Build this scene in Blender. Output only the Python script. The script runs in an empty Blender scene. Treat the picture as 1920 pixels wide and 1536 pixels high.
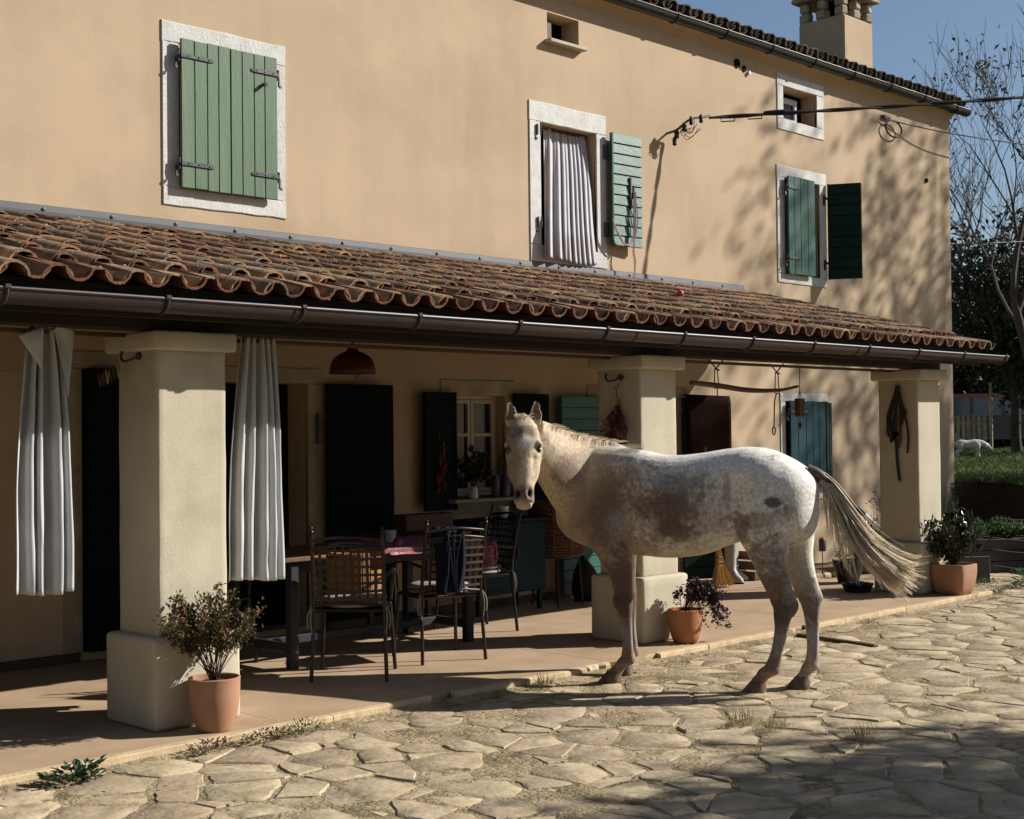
import bpy, bmesh, math, random
import numpy as np
from mathutils import Vector, Matrix, noise

rng = random.Random(11)
D = bpy.data
SC = bpy.context.scene
COL = SC.collection
R = math.radians
PI = math.pi

# ------------------------------------------------------------------ camera
cam = D.objects.new('camera', D.cameras.new('camera'))
COL.objects.link(cam)
SC.camera = cam
cam.data.sensor_width = 36.0
cam.data.lens = 2618.4 / 1920 * 36.0
cam.data.clip_start = 0.05
cam.data.clip_end = 900
YAW, PITCH, ROLL = R(44.887), R(0.975), R(-0.618)
_f = Vector((math.cos(YAW) * math.cos(PITCH), math.sin(YAW) * math.cos(PITCH), math.sin(PITCH)))
_r = Vector((math.sin(YAW), -math.cos(YAW), 0))
_u = _r.cross(_f)
_r2 = math.cos(ROLL) * _r + math.sin(ROLL) * _u
_u2 = -math.sin(ROLL) * _r + math.cos(ROLL) * _u
_m = Matrix((_r2, _u2, -_f)).transposed().to_4x4()
_m.translation = (0, 0, 1.5)
cam.matrix_world = _m

# ------------------------------------------------------------------ light
SUN = Vector((1.428, -1.0, 1.055)).normalized()
world = D.worlds.new('World')
SC.world = world
world.use_nodes = True
wn = world.node_tree.nodes
sky = wn.new('ShaderNodeTexSky')
sky.sky_type = 'NISHITA'
sky.sun_disc = False
sky.sun_elevation = math.asin(SUN.z)
sky.sun_rotation = math.atan2(SUN.x, SUN.y)
sky.altitude = 200
sky.air_density = 1.0
sky.dust_density = 0.8
sky.ozone_density = 2.0
bg = wn['Background']
bg.inputs[1].default_value = 0.058
world.node_tree.links.new(sky.outputs[0], bg.inputs[0])
sun = D.objects.new('sun', D.lights.new('sun', 'SUN'))
COL.objects.link(sun)
sun.data.energy = 5.0
sun.data.angle = R(0.53)
sun.data.color = (1.0, 0.975, 0.93)
sun.rotation_euler = (-SUN).to_track_quat('-Z', 'Y').to_euler()
SC.view_settings.view_transform = 'Standard'
SC.view_settings.look = 'None'
SC.view_settings.exposure = 0.62
SC.view_settings.gamma = 1.0
SC.view_settings.use_curve_mapping = False
SC.cycles.max_bounces = 6
SC.cycles.diffuse_bounces = 4
SC.cycles.transparent_max_bounces = 6
SC.cycles.use_denoising = True

# ------------------------------------------------------------------ helpers
def tag(o, label=None, cat=None, group=None, kind=None):
    if label: o['label'] = label
    if cat: o['category'] = cat
    if group: o['group'] = group
    if kind: o['kind'] = kind
    return o

def empty(name, loc=(0, 0, 0), rz=0.0, label=None, cat=None, group=None, kind=None):
    o = D.objects.new(name, None)
    COL.objects.link(o)
    o.location = loc
    o.rotation_euler = (0, 0, rz)
    o.empty_display_size = 0.1
    return tag(o, label, cat, group, kind)

def link(name, mesh, parent=None, mw=None):
    o = D.objects.new(name, mesh)
    COL.objects.link(o)
    if parent: o.parent = parent
    if mw is not None: o.matrix_local = mw
    return o

def rotm(rx=0, ry=0, rz=0):
    return (Matrix.Rotation(rz, 3, 'Z') @ Matrix.Rotation(ry, 3, 'Y') @ Matrix.Rotation(rx, 3, 'X'))

def catmull(pts, n):
    P = np.array(pts, float)
    if len(P) < 3:
        t = np.linspace(0, 1, n)[:, None]
        return P[0] * (1 - t) + P[-1] * t
    Q = np.vstack([2 * P[0] - P[1], P, 2 * P[-1] - P[-2]])
    out = []
    for k in range(n):
        u = k / (n - 1) * (len(P) - 1)
        i = min(int(u), len(P) - 2)
        t = u - i
        p0, p1, p2, p3 = Q[i], Q[i + 1], Q[i + 2], Q[i + 3]
        out.append(0.5 * (2 * p1 + (p2 - p0) * t + (2 * p0 - 5 * p1 + 4 * p2 - p3) * t * t + (3 * p1 - p0 - 3 * p2 + p3) * t ** 3))
    return np.array(out)

class MB:
    def __init__(self):
        self.v, self.f, self.rnd = [], [], []
        self.cur = 0.0
    def add(self, vs, fs):
        b = len(self.v)
        self.v.extend([tuple(map(float, p)) for p in vs])
        for f in fs:
            self.f.append(tuple(b + i for i in f))
            self.rnd.append(self.cur)
        return self
    def box(self, c, s, m=None, bev=0.0):
        """box centred at c with full sizes s; bev chamfers every edge"""
        hx, hy, hz = s[0] / 2, s[1] / 2, s[2] / 2
        m = m or Matrix.Identity(3)
        c = Vector(c)
        if bev <= 0:
            vs = [m @ Vector((x * hx, y * hy, z * hz)) + c for x in (-1, 1) for y in (-1, 1) for z in (-1, 1)]
            return self.add(vs, [(0, 1, 3, 2), (4, 6, 7, 5), (0, 4, 5, 1), (2, 3, 7, 6), (0, 2, 6, 4), (1, 5, 7, 3)])
        b = min(bev, hx * .95, hy * .95, hz * .95)
        vs, ix = [], {}
        for x in (-1, 1):
            for y in (-1, 1):
                for z in (-1, 1):
                    for a in range(3):
                        p = [x * (hx - b), y * (hy - b), z * (hz - b)]
                        p[a] = (x * hx, y * hy, z * hz)[a]
                        ix[(x, y, z, a)] = len(vs)
                        vs.append(m @ Vector(p) + c)
        fs = []
        for a in range(3):
            o1, o2 = [k for k in range(3) if k != a]
            for s1 in (-1, 1):
                q = []
                for (p, r) in ((-1, -1), (1, -1), (1, 1), (-1, 1)):
                    k = [0, 0, 0]; k[a] = s1; k[o1] = p; k[o2] = r
                    q.append(ix[tuple(k) + (a,)])
                flip = (s1 < 0) ^ (a == 1)
                fs.append(tuple(reversed(q)) if flip else tuple(q))
        for a in range(3):
            o1, o2 = [k for k in range(3) if k != a]
            for p in (-1, 1):
                for r in (-1, 1):
                    q = []
                    for (e, ax) in ((-1, o1), (1, o1), (1, o2), (-1, o2)):
                        k = [0, 0, 0]; k[a] = e; k[o1] = p; k[o2] = r
                        q.append(ix[tuple(k) + (ax,)])
                    fs.append(tuple(q))
        for x in (-1, 1):
            for y in (-1, 1):
                for z in (-1, 1):
                    fs.append(tuple(ix[(x, y, z, a)] for a in range(3)))
        return self.add(vs, fs)
    def tube(self, pts, r, n=8, cap=True, rv=None):
        P = [Vector(p) for p in pts]
        k = len(P)
        rs = [r] * k if np.isscalar(r) else list(r)
        vs, fs = [], []
        up = None
        for i in range(k):
            d = (P[min(i + 1, k - 1)] - P[max(i - 1, 0)])
            d = d.normalized() if d.length > 1e-9 else Vector((0, 0, 1))
            if up is None:
                ref = Vector((0, 0, 1)) if abs(d.z) < .9 else Vector((1, 0, 0))
                up = (ref - d * ref.dot(d)).normalized()
            else:
                up = up - d * up.dot(d)
                up = up.normalized() if up.length > 1e-6 else d.orthogonal().normalized()
            sd = d.cross(up)
            for j in range(n):
                a = 2 * PI * j / n
                vs.append(P[i] + rs[i] * (math.cos(a) * sd + math.sin(a) * up))
        for i in range(k - 1):
            for j in range(n):
                j2 = (j + 1) % n
                fs.append((i * n + j, i * n + j2, (i + 1) * n + j2, (i + 1) * n + j))
        if cap:
            fs.append(tuple(reversed(range(n))))
            fs.append(tuple((k - 1) * n + j for j in range(n)))
        return self.add(vs, fs)
    def lathe(self, prof, n=24, c=(0, 0, 0), sq=None, wob=0.0):
        """prof: (r, z) pairs from bottom to top; sq = superellipse exponent of the plan"""
        vs, fs = [], []
        for (r, z) in prof:
            for j in range(n):
                a = 2 * PI * j / n
                ca, sa = math.cos(a), math.sin(a)
                k = 1.0
                if sq: k = (abs(ca) ** sq + abs(sa) ** sq) ** (-1 / sq)
                k *= 1 + wob * math.sin(2 * a + z * 9)
                vs.append((c[0] + r * k * ca, c[1] + r * k * sa, c[2] + z))
        m = len(prof)
        for i in range(m - 1):
            for j in range(n):
                j2 = (j + 1) % n
                fs.append((i * n + j, i * n + j2, (i + 1) * n + j2, (i + 1) * n + j))
        fs.append(tuple(reversed(range(n))))
        fs.append(tuple((m - 1) * n + j for j in range(n)))
        return self.add(vs, fs)
    def rings(self, rings, cap=True):
        n = len(rings[0]); k = len(rings)
        vs = [p for r in rings for p in r]
        fs = []
        for i in range(k - 1):
            for j in range(n):
                j2 = (j + 1) % n
                fs.append((i * n + j, i * n + j2, (i + 1) * n + j2, (i + 1) * n + j))
        if cap:
            b = len(vs)
            vs = list(vs) + [np.mean(np.array([tuple(p) for p in rings[0]]), axis=0), np.mean(np.array([tuple(p) for p in rings[-1]]), axis=0)]
            for j in range(n):
                j2 = (j + 1) % n
                fs.append((b, j2, j))
                fs.append((b + 1, (k - 1) * n + j, (k - 1) * n + j2))
        return self.add(vs, fs)
    def grid(self, fn, nu, nv, closed=False):
        vs = [fn(i / (nu - 1), j / (nv - 1)) for j in range(nv) for i in range(nu)]
        fs = [(j * nu + i, j * nu + i + 1, (j + 1) * nu + i + 1, (j + 1) * nu + i) for j in range(nv - 1) for i in range(nu - 1)]
        return self.add(vs, fs)
    def prism(self, poly, z0, z1):
        n = len(poly)
        vs = [(x, y, z0) for x, y in poly] + [(x, y, z1) for x, y in poly]
        fs = [tuple(reversed(range(n))), tuple(range(n, 2 * n))] + [(i, (i + 1) % n, n + (i + 1) % n, n + i) for i in range(n)]
        return self.add(vs, fs)
    def leaf(self, p, d, nrm, ln, wd, bend=0.15):
        """a folded leaf of four triangles"""
        p, d = Vector(p), Vector(d).normalized()
        s = d.cross(Vector(nrm))
        s = s.normalized() if s.length > 1e-6 else d.orthogonal().normalized()
        nn = s.cross(d)
        mid = p + d * ln * .5 - nn * wd * .18
        return self.add([p, mid + s * wd * .5 + nn * wd * .22, p + d * ln - nn * ln * bend, mid - s * wd * .5 + nn * wd * .22, mid],
                        [(0, 4, 1), (4, 2, 1), (0, 3, 4), (4, 3, 2)])
    def mesh(self, name, mat, smooth=None):
        me = D.meshes.new(name)
        me.from_pydata(self.v, [], self.f)
        if any(self.rnd):
            at = me.attributes.new('rnd', 'FLOAT', 'FACE')
            at.data.foreach_set('value', self.rnd)
        if smooth is not None:
            me.shade_smooth()
            if smooth < 179: me.set_sharp_from_angle(angle=R(smooth))
        if isinstance(mat, (list, tuple)):
            for m in mat: me.materials.append(m)
        else:
            me.materials.append(mat)
        me.update()
        return me
    def build(self, name, mat, parent=None, smooth=None, kind=None):
        o = link(name, self.mesh(name, mat, smooth), parent)
        if kind: o['kind'] = kind
        return o

# ------------------------------------------------------------------ materials
def mat(name, col, rough=.75, var=.12, vscale=6., bump=.15, bscale=60., orand=0., spec=.3, metal=0., col2=None, c2scale=2.5,
        c2lo=.5, c2hi=.7, stretch=None, trans=0., bdist=.01, hue=0., streak=0.):
    col = tuple(c * .78 for c in col)
    if col2: col2 = tuple(c * .78 for c in col2)
    """noise-varied procedural surface; col2 = a second colour in patches (wear, dirt, lichen)"""
    m = D.materials.new(name)
    m.use_nodes = True
    nt = m.node_tree
    N, L = nt.nodes, nt.links
    b = N['Principled BSDF']
    b.inputs['Roughness'].default_value = rough
    b.inputs['Metallic'].default_value = metal
    b.inputs['Specular IOR Level'].default_value = spec
    geo = N.new('ShaderNodeNewGeometry')
    src = geo.outputs['Position']
    if stretch:
        mp = N.new('ShaderNodeMapping')
        mp.inputs['Scale'].default_value = stretch
        L.new(src, mp.inputs['Vector'])
        src = mp.outputs[0]
    n1 = N.new('ShaderNodeTexNoise')
    n1.inputs['Scale'].default_value = vscale
    n1.inputs['Detail'].default_value = 5
    L.new(src, n1.inputs['Vector'])
    mr = N.new('ShaderNodeMapRange')
    mr.inputs['From Min'].default_value = .3
    mr.inputs['From Max'].default_value = .7
    mr.inputs['To Min'].default_value = 1 - var
    mr.inputs['To Max'].default_value = 1 + var
    L.new(n1.outputs['Fac'], mr.inputs['Value'])
    val = mr.outputs[0]
    cin = None
    if orand or hue:
        oi = N.new('ShaderNodeObjectInfo')
        at = N.new('ShaderNodeAttribute')
        at.attribute_name = 'rnd'
        ad = N.new('ShaderNodeMath'); ad.operation = 'ADD'
        L.new(oi.outputs['Random'], ad.inputs[0]); L.new(at.outputs['Fac'], ad.inputs[1])
        fr = N.new('ShaderNodeMath'); fr.operation = 'FRACT'
        L.new(ad.outputs[0], fr.inputs[0])
        r2 = N.new('ShaderNodeMapRange')
        r2.inputs['To Min'].default_value = 1 - orand
        r2.inputs['To Max'].default_value = 1 + orand
        L.new(fr.outputs[0], r2.inputs['Value'])
        mu = N.new('ShaderNodeMath'); mu.operation = 'MULTIPLY'
        L.new(val, mu.inputs[0]); L.new(r2.outputs[0], mu.inputs[1])
        val = mu.outputs[0]
    if streak:      # rain streaks and broad weathering
        mp3 = N.new('ShaderNodeMapping'); mp3.inputs['Scale'].default_value = (5, 5, .35)
        L.new(geo.outputs['Position'], mp3.inputs['Vector'])
        n4 = N.new('ShaderNodeTexNoise'); n4.inputs['Scale'].default_value = 1.0; n4.inputs['Detail'].default_value = 6; n4.inputs['Roughness'].default_value = .6
        L.new(mp3.outputs[0], n4.inputs['Vector'])
        n5 = N.new('ShaderNodeTexNoise'); n5.inputs['Scale'].default_value = .55; n5.inputs['Detail'].default_value = 3
        L.new(geo.outputs['Position'], n5.inputs['Vector'])
        m4 = N.new('ShaderNodeMath'); m4.operation = 'MULTIPLY'
        L.new(n4.outputs['Fac'], m4.inputs[0]); L.new(n5.outputs['Fac'], m4.inputs[1])
        m5 = N.new('ShaderNodeMapRange')
        m5.inputs['From Min'].default_value = .15; m5.inputs['From Max'].default_value = .38
        m5.inputs['To Min'].default_value = 1 + streak * .4; m5.inputs['To Max'].default_value = 1 - streak
        L.new(m4.outputs[0], m5.inputs['Value'])
        mu5 = N.new('ShaderNodeMath'); mu5.operation = 'MULTIPLY'
        L.new(val, mu5.inputs[0]); L.new(m5.outputs[0], mu5.inputs[1])
        val = mu5.outputs[0]
    base = N.new('ShaderNodeRGB')
    base.outputs[0].default_value = (*col, 1)
    cout = base.outputs[0]
    if col2 is not None:
        n2 = N.new('ShaderNodeTexNoise')
        n2.inputs['Scale'].default_value = c2scale
        n2.inputs['Detail'].default_value = 7
        n2.inputs['Roughness'].default_value = .65
        L.new(src, n2.inputs['Vector'])
        m2 = N.new('ShaderNodeMapRange')
        m2.inputs['From Min'].default_value = c2lo
        m2.inputs['From Max'].default_value = c2hi
        L.new(n2.outputs['Fac'], m2.inputs['Value'])
        mx = N.new('ShaderNodeMix'); mx.data_type = 'RGBA'
        L.new(m2.outputs[0], mx.inputs['Factor'])
        L.new(cout, mx.inputs[6])
        mx.inputs[7].default_value = (*col2, 1)
        cout = mx.outputs[2]
    vm = N.new('ShaderNodeVectorMath'); vm.operation = 'SCALE'
    L.new(cout, vm.inputs[0]); L.new(val, vm.inputs['Scale'])
    cfin = vm.outputs[0]
    if hue:
        hs = N.new('ShaderNodeHueSaturation')
        r3 = N.new('ShaderNodeMapRange')
        r3.inputs['To Min'].default_value = .5 - hue
        r3.inputs['To Max'].default_value = .5 + hue
        L.new(fr.outputs[0], r3.inputs['Value'])
        L.new(r3.outputs[0], hs.inputs['Hue'])
        L.new(cfin, hs.inputs['Color'])
        cfin = hs.outputs[0]
    L.new(cfin, b.inputs['Base Color'])
    if bump:
        n3 = N.new('ShaderNodeTexNoise')
        n3.inputs['Scale'].default_value = bscale
        n3.inputs['Detail'].default_value = 4
        L.new(src, n3.inputs['Vector'])
        bp = N.new('ShaderNodeBump')
        bp.inputs['Strength'].default_value = bump
        bp.inputs['Distance'].default_value = bdist
        L.new(n3.outputs['Fac'], bp.inputs['Height'])
        L.new(bp.outputs[0], b.inputs['Normal'])
    if trans:
        tr = N.new('ShaderNodeBsdfTranslucent')
        L.new(cfin, tr.inputs['Color'])
        ms = N.new('ShaderNodeMixShader')
        ms.inputs[0].default_value = trans
        L.new(b.outputs[0], ms.inputs[1]); L.new(tr.outputs[0], ms.inputs[2])
        L.new(ms.outputs[0], N['Material Output'].inputs['Surface'])
    return m

M = dict(
    plaster=mat('plaster', (.565, .420, .275), .9, .05, 1.3, .35, 90, col2=(0.490, 0.364, 0.233), c2scale=1.1, c2lo=.45, c2hi=.72, spec=.15, bdist=.004, streak=.065),
    cream=mat('cream_plaster', (.58, .510, .372), .9, .05, 3, .35, 70, col2=(0.450, 0.378, 0.256), c2scale=2.6, c2lo=.50, c2hi=.8, spec=.15, bdist=.005, streak=.06),
    white_stone=mat('white_stone', (.66, .64, .59), .85, .10, 9, .5, 45, orand=.05, col2=(.45, .42, .34), c2scale=14, c2lo=.58, c2hi=.75, spec=.2),
    old_stone=mat('old_stone', (0.400, 0.330, 0.229), .9, .18, 8, .6, 40, orand=.12, spec=.2),
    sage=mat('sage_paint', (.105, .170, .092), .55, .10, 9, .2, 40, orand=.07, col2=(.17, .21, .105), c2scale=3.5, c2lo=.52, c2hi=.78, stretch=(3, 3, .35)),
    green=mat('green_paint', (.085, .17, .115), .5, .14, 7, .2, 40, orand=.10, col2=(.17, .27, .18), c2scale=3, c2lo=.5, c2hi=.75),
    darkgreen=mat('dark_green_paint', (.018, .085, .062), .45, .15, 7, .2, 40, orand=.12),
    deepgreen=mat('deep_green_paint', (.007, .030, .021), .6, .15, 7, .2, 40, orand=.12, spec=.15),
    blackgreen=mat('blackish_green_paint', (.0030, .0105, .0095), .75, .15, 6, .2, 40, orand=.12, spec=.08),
    teal=mat('teal_paint', (.006, .042, .054), .55, .12, 6, .15, 40, orand=.08, spec=.15),
    petrol=mat('dark_petrol_paint', (.004, .020, .028), .6, .12, 6, .15, 40, orand=.08, spec=.12),
    mint=mat('mint_paint', (.026, .115, .085), .5, .12, 6, .15, 40, orand=.1),
    iron=mat('iron', (.045, .045, .05), .5, .2, 30, .2, 60, col2=(.13, .06, .03), c2scale=30, c2lo=.55, c2hi=.7, spec=.4),
    gutter=mat('brown_gutter_metal', (.050, .034, .031), .46, .15, 5, .05, 14, spec=.35),
    gutter_dark=mat('black_gutter_metal', (.012, .011, .012), .4, .08, 8, .0, 20, spec=.5),
    flash=mat('grey_flashing', (.085, .08, .088), .5, .10, 7, .05, 20, spec=.4, metal=.0),
    beam=mat('dark_beam_wood', (.030, .020, .014), .8, .2, 8, .3, 40, stretch=(.6, 5, 5)),
    tile=mat('terracotta_tile', (.35, .190, .105), .9, .32, 14, .6, 50, orand=.38, hue=.014, col2=(.17, .14, .10), c2scale=9, c2lo=.42, c2hi=.60, spec=.12),
    tile_pan=mat('terracotta_pan_tile', (.21, .085, .045), .9, .25, 9, .5, 50, orand=.25, col2=(.08, .065, .045), c2scale=7, c2lo=.45, c2hi=.65, spec=.15),
    lichen=mat('lichen', (.36, .25, .04), .95, .3, 30, .4, 60),
    lichen_w=mat('white_lichen', (.36, .34, .27), .95, .3, 30, .4, 60),
    moss=mat('dark_mossy_tile', (.10, .066, .042), .95, .35, 9, .6, 50, orand=.4, col2=(.11, .085, .025), c2scale=6, c2lo=.45, c2hi=.6),
    terrace=mat('terrace_screed', (0.490, 0.344, 0.215), .8, .10, 3.5, .25, 60, col2=(0.410, 0.272, 0.160), c2scale=1.6, c2lo=.42, c2hi=.72, spec=.25, bdist=.004),
    edging=mat('edging_stone', (0.600, 0.446, 0.265), .85, .12, 8, .4, 50, orand=.10, spec=.2),
    flag=mat('flagstone', (.53, .412, .265), .85, .18, 6, .6, 26, orand=.13, col2=(0.370, 0.281, 0.169), c2scale=7, c2lo=.42, c2hi=.66, spec=.25, hue=.008, bdist=.012),
    joint=mat('joint_earth', (0.400, 0.306, 0.183), .95, .28, 14, .9, 40, col2=(0.170, 0.136, 0.069), c2scale=5, c2lo=.48, c2hi=.66, spec=.1, bdist=.02),
    dirt=mat('garden_soil', (.22, .15, .09), .95, .25, 9, .9, 40, spec=.1, bdist=.02),
    pot=mat('terracotta_pot', (.43, .225, .13), .8, .08, 5, .2, 60, col2=(.50, .31, .20), c2scale=4, c2lo=.5, c2hi=.8, spec=.2, bdist=.003),
    pot2=mat('orange_terracotta_pot', (.43, .18, .075), .8, .08, 5, .2, 60, col2=(.52, .26, .12), c2scale=4, c2lo=.5, c2hi=.8, spec=.2, bdist=.003),
    soil=mat('potting_soil', (.035, .024, .017), .95, .4, 40, .8, 60),
    cloth=mat('grey_linen', (.64, .64, .63), .9, .05, 8, .25, 350, spec=.1, trans=.18, bdist=.002),
    cloth_lilac=mat('lilac_cloth', (.62, .595, .61), .9, .05, 8, .2, 300, spec=.1, trans=.1, bdist=.002),
    chair=mat('dark_chair_metal', (.035, .028, .022), .33, .1, 12, .0, 20, spec=.5, metal=.5),
    cane=mat('brown_lattice_strap', (.050, .030, .016), .55, .15, 20, .1, 60, orand=.15),
    cushion=mat('grey_cushion', (.32, .29, .24), .95, .10, 14, .4, 120, spec=.1, bdist=.004),
    pink=mat('pink_floral_cloth', (.42, .12, .20), .9, .10, 20, .2, 200, col2=(.62, .42, .45), c2scale=55, c2lo=.52, c2hi=.56, spec=.1),
    navy=mat('navy_cloth', (.014, .016, .030), .9, .2, 10, .2, 120, spec=.1),
    wood=mat('warm_wood', (.34, .16, .055), .6, .2, 6, .2, 40, stretch=(1, 1, .15), orand=.15),
    wood_dark=mat('dark_wood', (.10, .05, .028), .6, .25, 6, .25, 40, stretch=(.3, 3, 3)),
    tabletop=mat('worn_table_wood', (.20, .10, .055), .5, .2, 7, .2, 40, stretch=(.3, 3, 3)),
    tableleg=mat('blue_black_table_paint', (.028, .030, .036), .55, .1, 7, .1, 40),
    white=mat('white_ceramic', (.70, .68, .63), .35, .04, 8, .0, 20),
    frame=mat('pale_window_paint', (.50, .43, .34), .5, .08, 9, .1, 40),
    upvc=mat('white_window_paint', (.62, .62, .60), .45, .05, 9, .05, 40),
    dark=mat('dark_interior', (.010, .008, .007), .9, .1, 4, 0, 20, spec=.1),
    wicker=mat('wicker', (.13, .065, .032), .7, .2, 30, .2, 80, orand=.25),
    straw=mat('straw', (.52, .34, .14), .8, .2, 25, .2, 80, orand=.2),
    red=mat('dried_red_pepper', (.16, .018, .010), .45, .3, 18, .1, 40, orand=.3),
    twig=mat('twig_bark', (.075, .055, .04), .9, .25, 20, .4, 80),
    bark=mat('tree_bark', (.075, .058, .044), .95, .25, 10, .6, 40),
    stick=mat('weathered_branch', (.14, .085, .06), .85, .2, 12, .3, 60),
    rope=mat('brown_cord', (.14, .08, .05), .9, .2, 60, .2, 100),
    pinkrope=mat('pink_cord', (.48, .33, .33), .8, .2, 60, .1, 100),
    leaf_olive=mat('olive_leaves', (.10, .095, .035), .6, .3, 18, .0, 20, orand=.45, hue=.03, trans=.3, col2=(.19, .09, .035), c2scale=9, c2lo=.45, c2hi=.6),
    leaf_purple=mat('purple_leaves', (.065, .035, .045), .5, .25, 20, .0, 20, orand=.4, hue=.03, trans=.2),
    leaf_bay=mat('glossy_bay_leaves', (.045, .055, .022), .25, .2, 15, .0, 20, orand=.4, hue=.02, spec=.6, trans=.2),
    leaf_green=mat('garden_leaves', (.06, .13, .035), .55, .25, 15, .0, 20, orand=.4, hue=.02, trans=.35),
    leaf_weed=mat('weed_leaves', (.075, .13, .06), .6, .25, 20, .0, 20, orand=.4, hue=.03, trans=.3),
    leaf_redweed=mat('red_weed_leaves', (.15, .075, .06), .7, .3, 20, .0, 20, orand=.4, hue=.03, trans=.3),
    leaf_dry=mat('dry_tuft', (.26, .22, .09), .8, .3, 20, .0, 20, orand=.35, trans=.25),
    leaf_tree=mat('autumn_tree_leaves', (.055, .06, .025), .6, .3, 8, .0, 20, orand=.5, hue=.03, trans=.3),
    leaf_dark=mat('evergreen_leaves', (.028, .036, .016), .55, .3, 6, .0, 20, orand=.5, hue=.02, trans=.2),
    grass=mat('lawn_grass', (.075, .115, .028), .8, .3, 6, .0, 20, orand=.4, trans=.3),
    lawn=mat('lawn_ground', (.055, .08, .025), .95, .3, 5, .8, 30, spec=.1),
    bank=mat('earth_bank', (.045, .032, .022), .95, .3, 5, .8, 20, spec=.1, bdist=.05),
    planter=mat('weathered_planter_board', (.10, .09, .085), .85, .2, 5, .3, 40, stretch=(1, 1, 4), orand=.15),
    picket=mat('picket_wood', (.44, .36, .22), .8, .2, 9, .3, 40, orand=.18),
    wire=mat('galvanised_wire', (.35, .35, .36), .4, .1, 20, 0, 20, metal=.6),
    cable=mat('black_cable', (.028, .022, .020), .6, .1, 20, 0, 20),
    leather=mat('dark_leather', (.030, .022, .020), .5, .2, 20, .1, 60),
    leather_red=mat('red_brown_leather', (.14, .04, .018), .55, .2, 20, .1, 60),
    leather_blue=mat('blue_black_strap', (.030, .030, .050), .5, .2, 20, .1, 60),
    rug=mat('brown_blanket', (.024, .011, .008), .95, .25, 14, .4, 120, spec=.05),
    lamp=mat('lamp_enamel', (.085, .022, .012), .45, .1, 10, .05, 30),
    plastic=mat('black_plastic', (.020, .017, .017), .45, .1, 10, .05, 30),
    bluewater=mat('blue_dish', (.09, .19, .42), .15, .1, 6, .05, 30, spec=.6),
    bluegrey=mat('blue_grey_lantern', (.07, .065, .10), .4, .1, 10, 0, 20),
    orange=mat('orange_candle', (.75, .30, .03), .5, .1, 10, 0, 20),
    boot=mat('pale_grey_rubber', (.44, .42, .37), .5, .10, 10, .1, 30),
    bagblack=mat('black_bag_cloth', (.012, .011, .011), .8, .2, 10, .2, 60),
    carbody=mat('dark_car_paint', (.030, .035, .050), .25, .05, 5, 0, 20, spec=.6),
    carroof=mat('faded_red_car_paint', (.36, .10, .11), .4, .06, 5, 0, 20, spec=.5),
    carglass=mat('car_glass', (.02, .10, .20), .08, .05, 5, 0, 20, spec=.8),
    dogfur=mat('white_dog_fur', (.55, .52, .50), .95, .10, 20, .5, 60, spec=.05),
    purple=mat('purple_onion', (.22, .035, .10), .4, .15, 10, .05, 40),
    rubberred=mat('red_ball_rubber', (.42, .05, .04), .5, .1, 10, 0, 20),
)

def glass_mat():
    m = D.materials.new('window_glass'); m.use_nodes = True
    b = m.node_tree.nodes['Principled BSDF']
    b.inputs['Base Color'].default_value = (.012, .013, .014, 1)
    b.inputs['Roughness'].default_value = .12
    b.inputs['Specular IOR Level'].default_value = .25
    return m
M['glass'] = glass_mat()

# =================================================================== THE SETTING
# local frame: terrace top z=0, courtyard z=-0.05, facade plane y=8.7, x runs along the facade
YW = 8.7
GZ = -0.045

def in_view(x, y, z, mx=1.06):
    v = Vector((x, y, z - 1.5))
    d = v.dot(_f)
    if d < .3: return None
    a = v.dot(_r2) / d / (960 / 2618.4)
    b = v.dot(_u2) / d / (768 / 2618.4)
    return (d if abs(a) < mx and abs(b) < mx else None)

# ---- ground sheet (slopes away to the horizon)
mb = MB()
mb.add([(-200, -300, GZ - .006), (500, -300, GZ - .006), (500, 500, GZ - .006), (-200, 500, GZ - .006)], [(0, 1, 2, 3)])
tag(mb.build('ground', M['joint']), 'beige earth filling the joints of the courtyard', kind='structure')

# ---- flagstones: irregular cells, the 300 largest in the picture as parts, the rest as one
yard = empty('courtyard_paving', (0, 0, 0), kind='structure')
yard['label'] = 'courtyard of irregular beige flagstones'

def clip(poly, px, py, nx, ny):
    out = []
    for i in range(len(poly)):
        a, b = poly[i], poly[(i + 1) % len(poly)]
        da = (a[0] - px) * nx + (a[1] - py) * ny
        db = (b[0] - px) * nx + (b[1] - py) * ny
        if da <= 0: out.append(a)
        if da * db < 0:
            t = da / (da - db)
            out.append((a[0] + (b[0] - a[0]) * t, a[1] + (b[1] - a[1]) * t))
    return out

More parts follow.
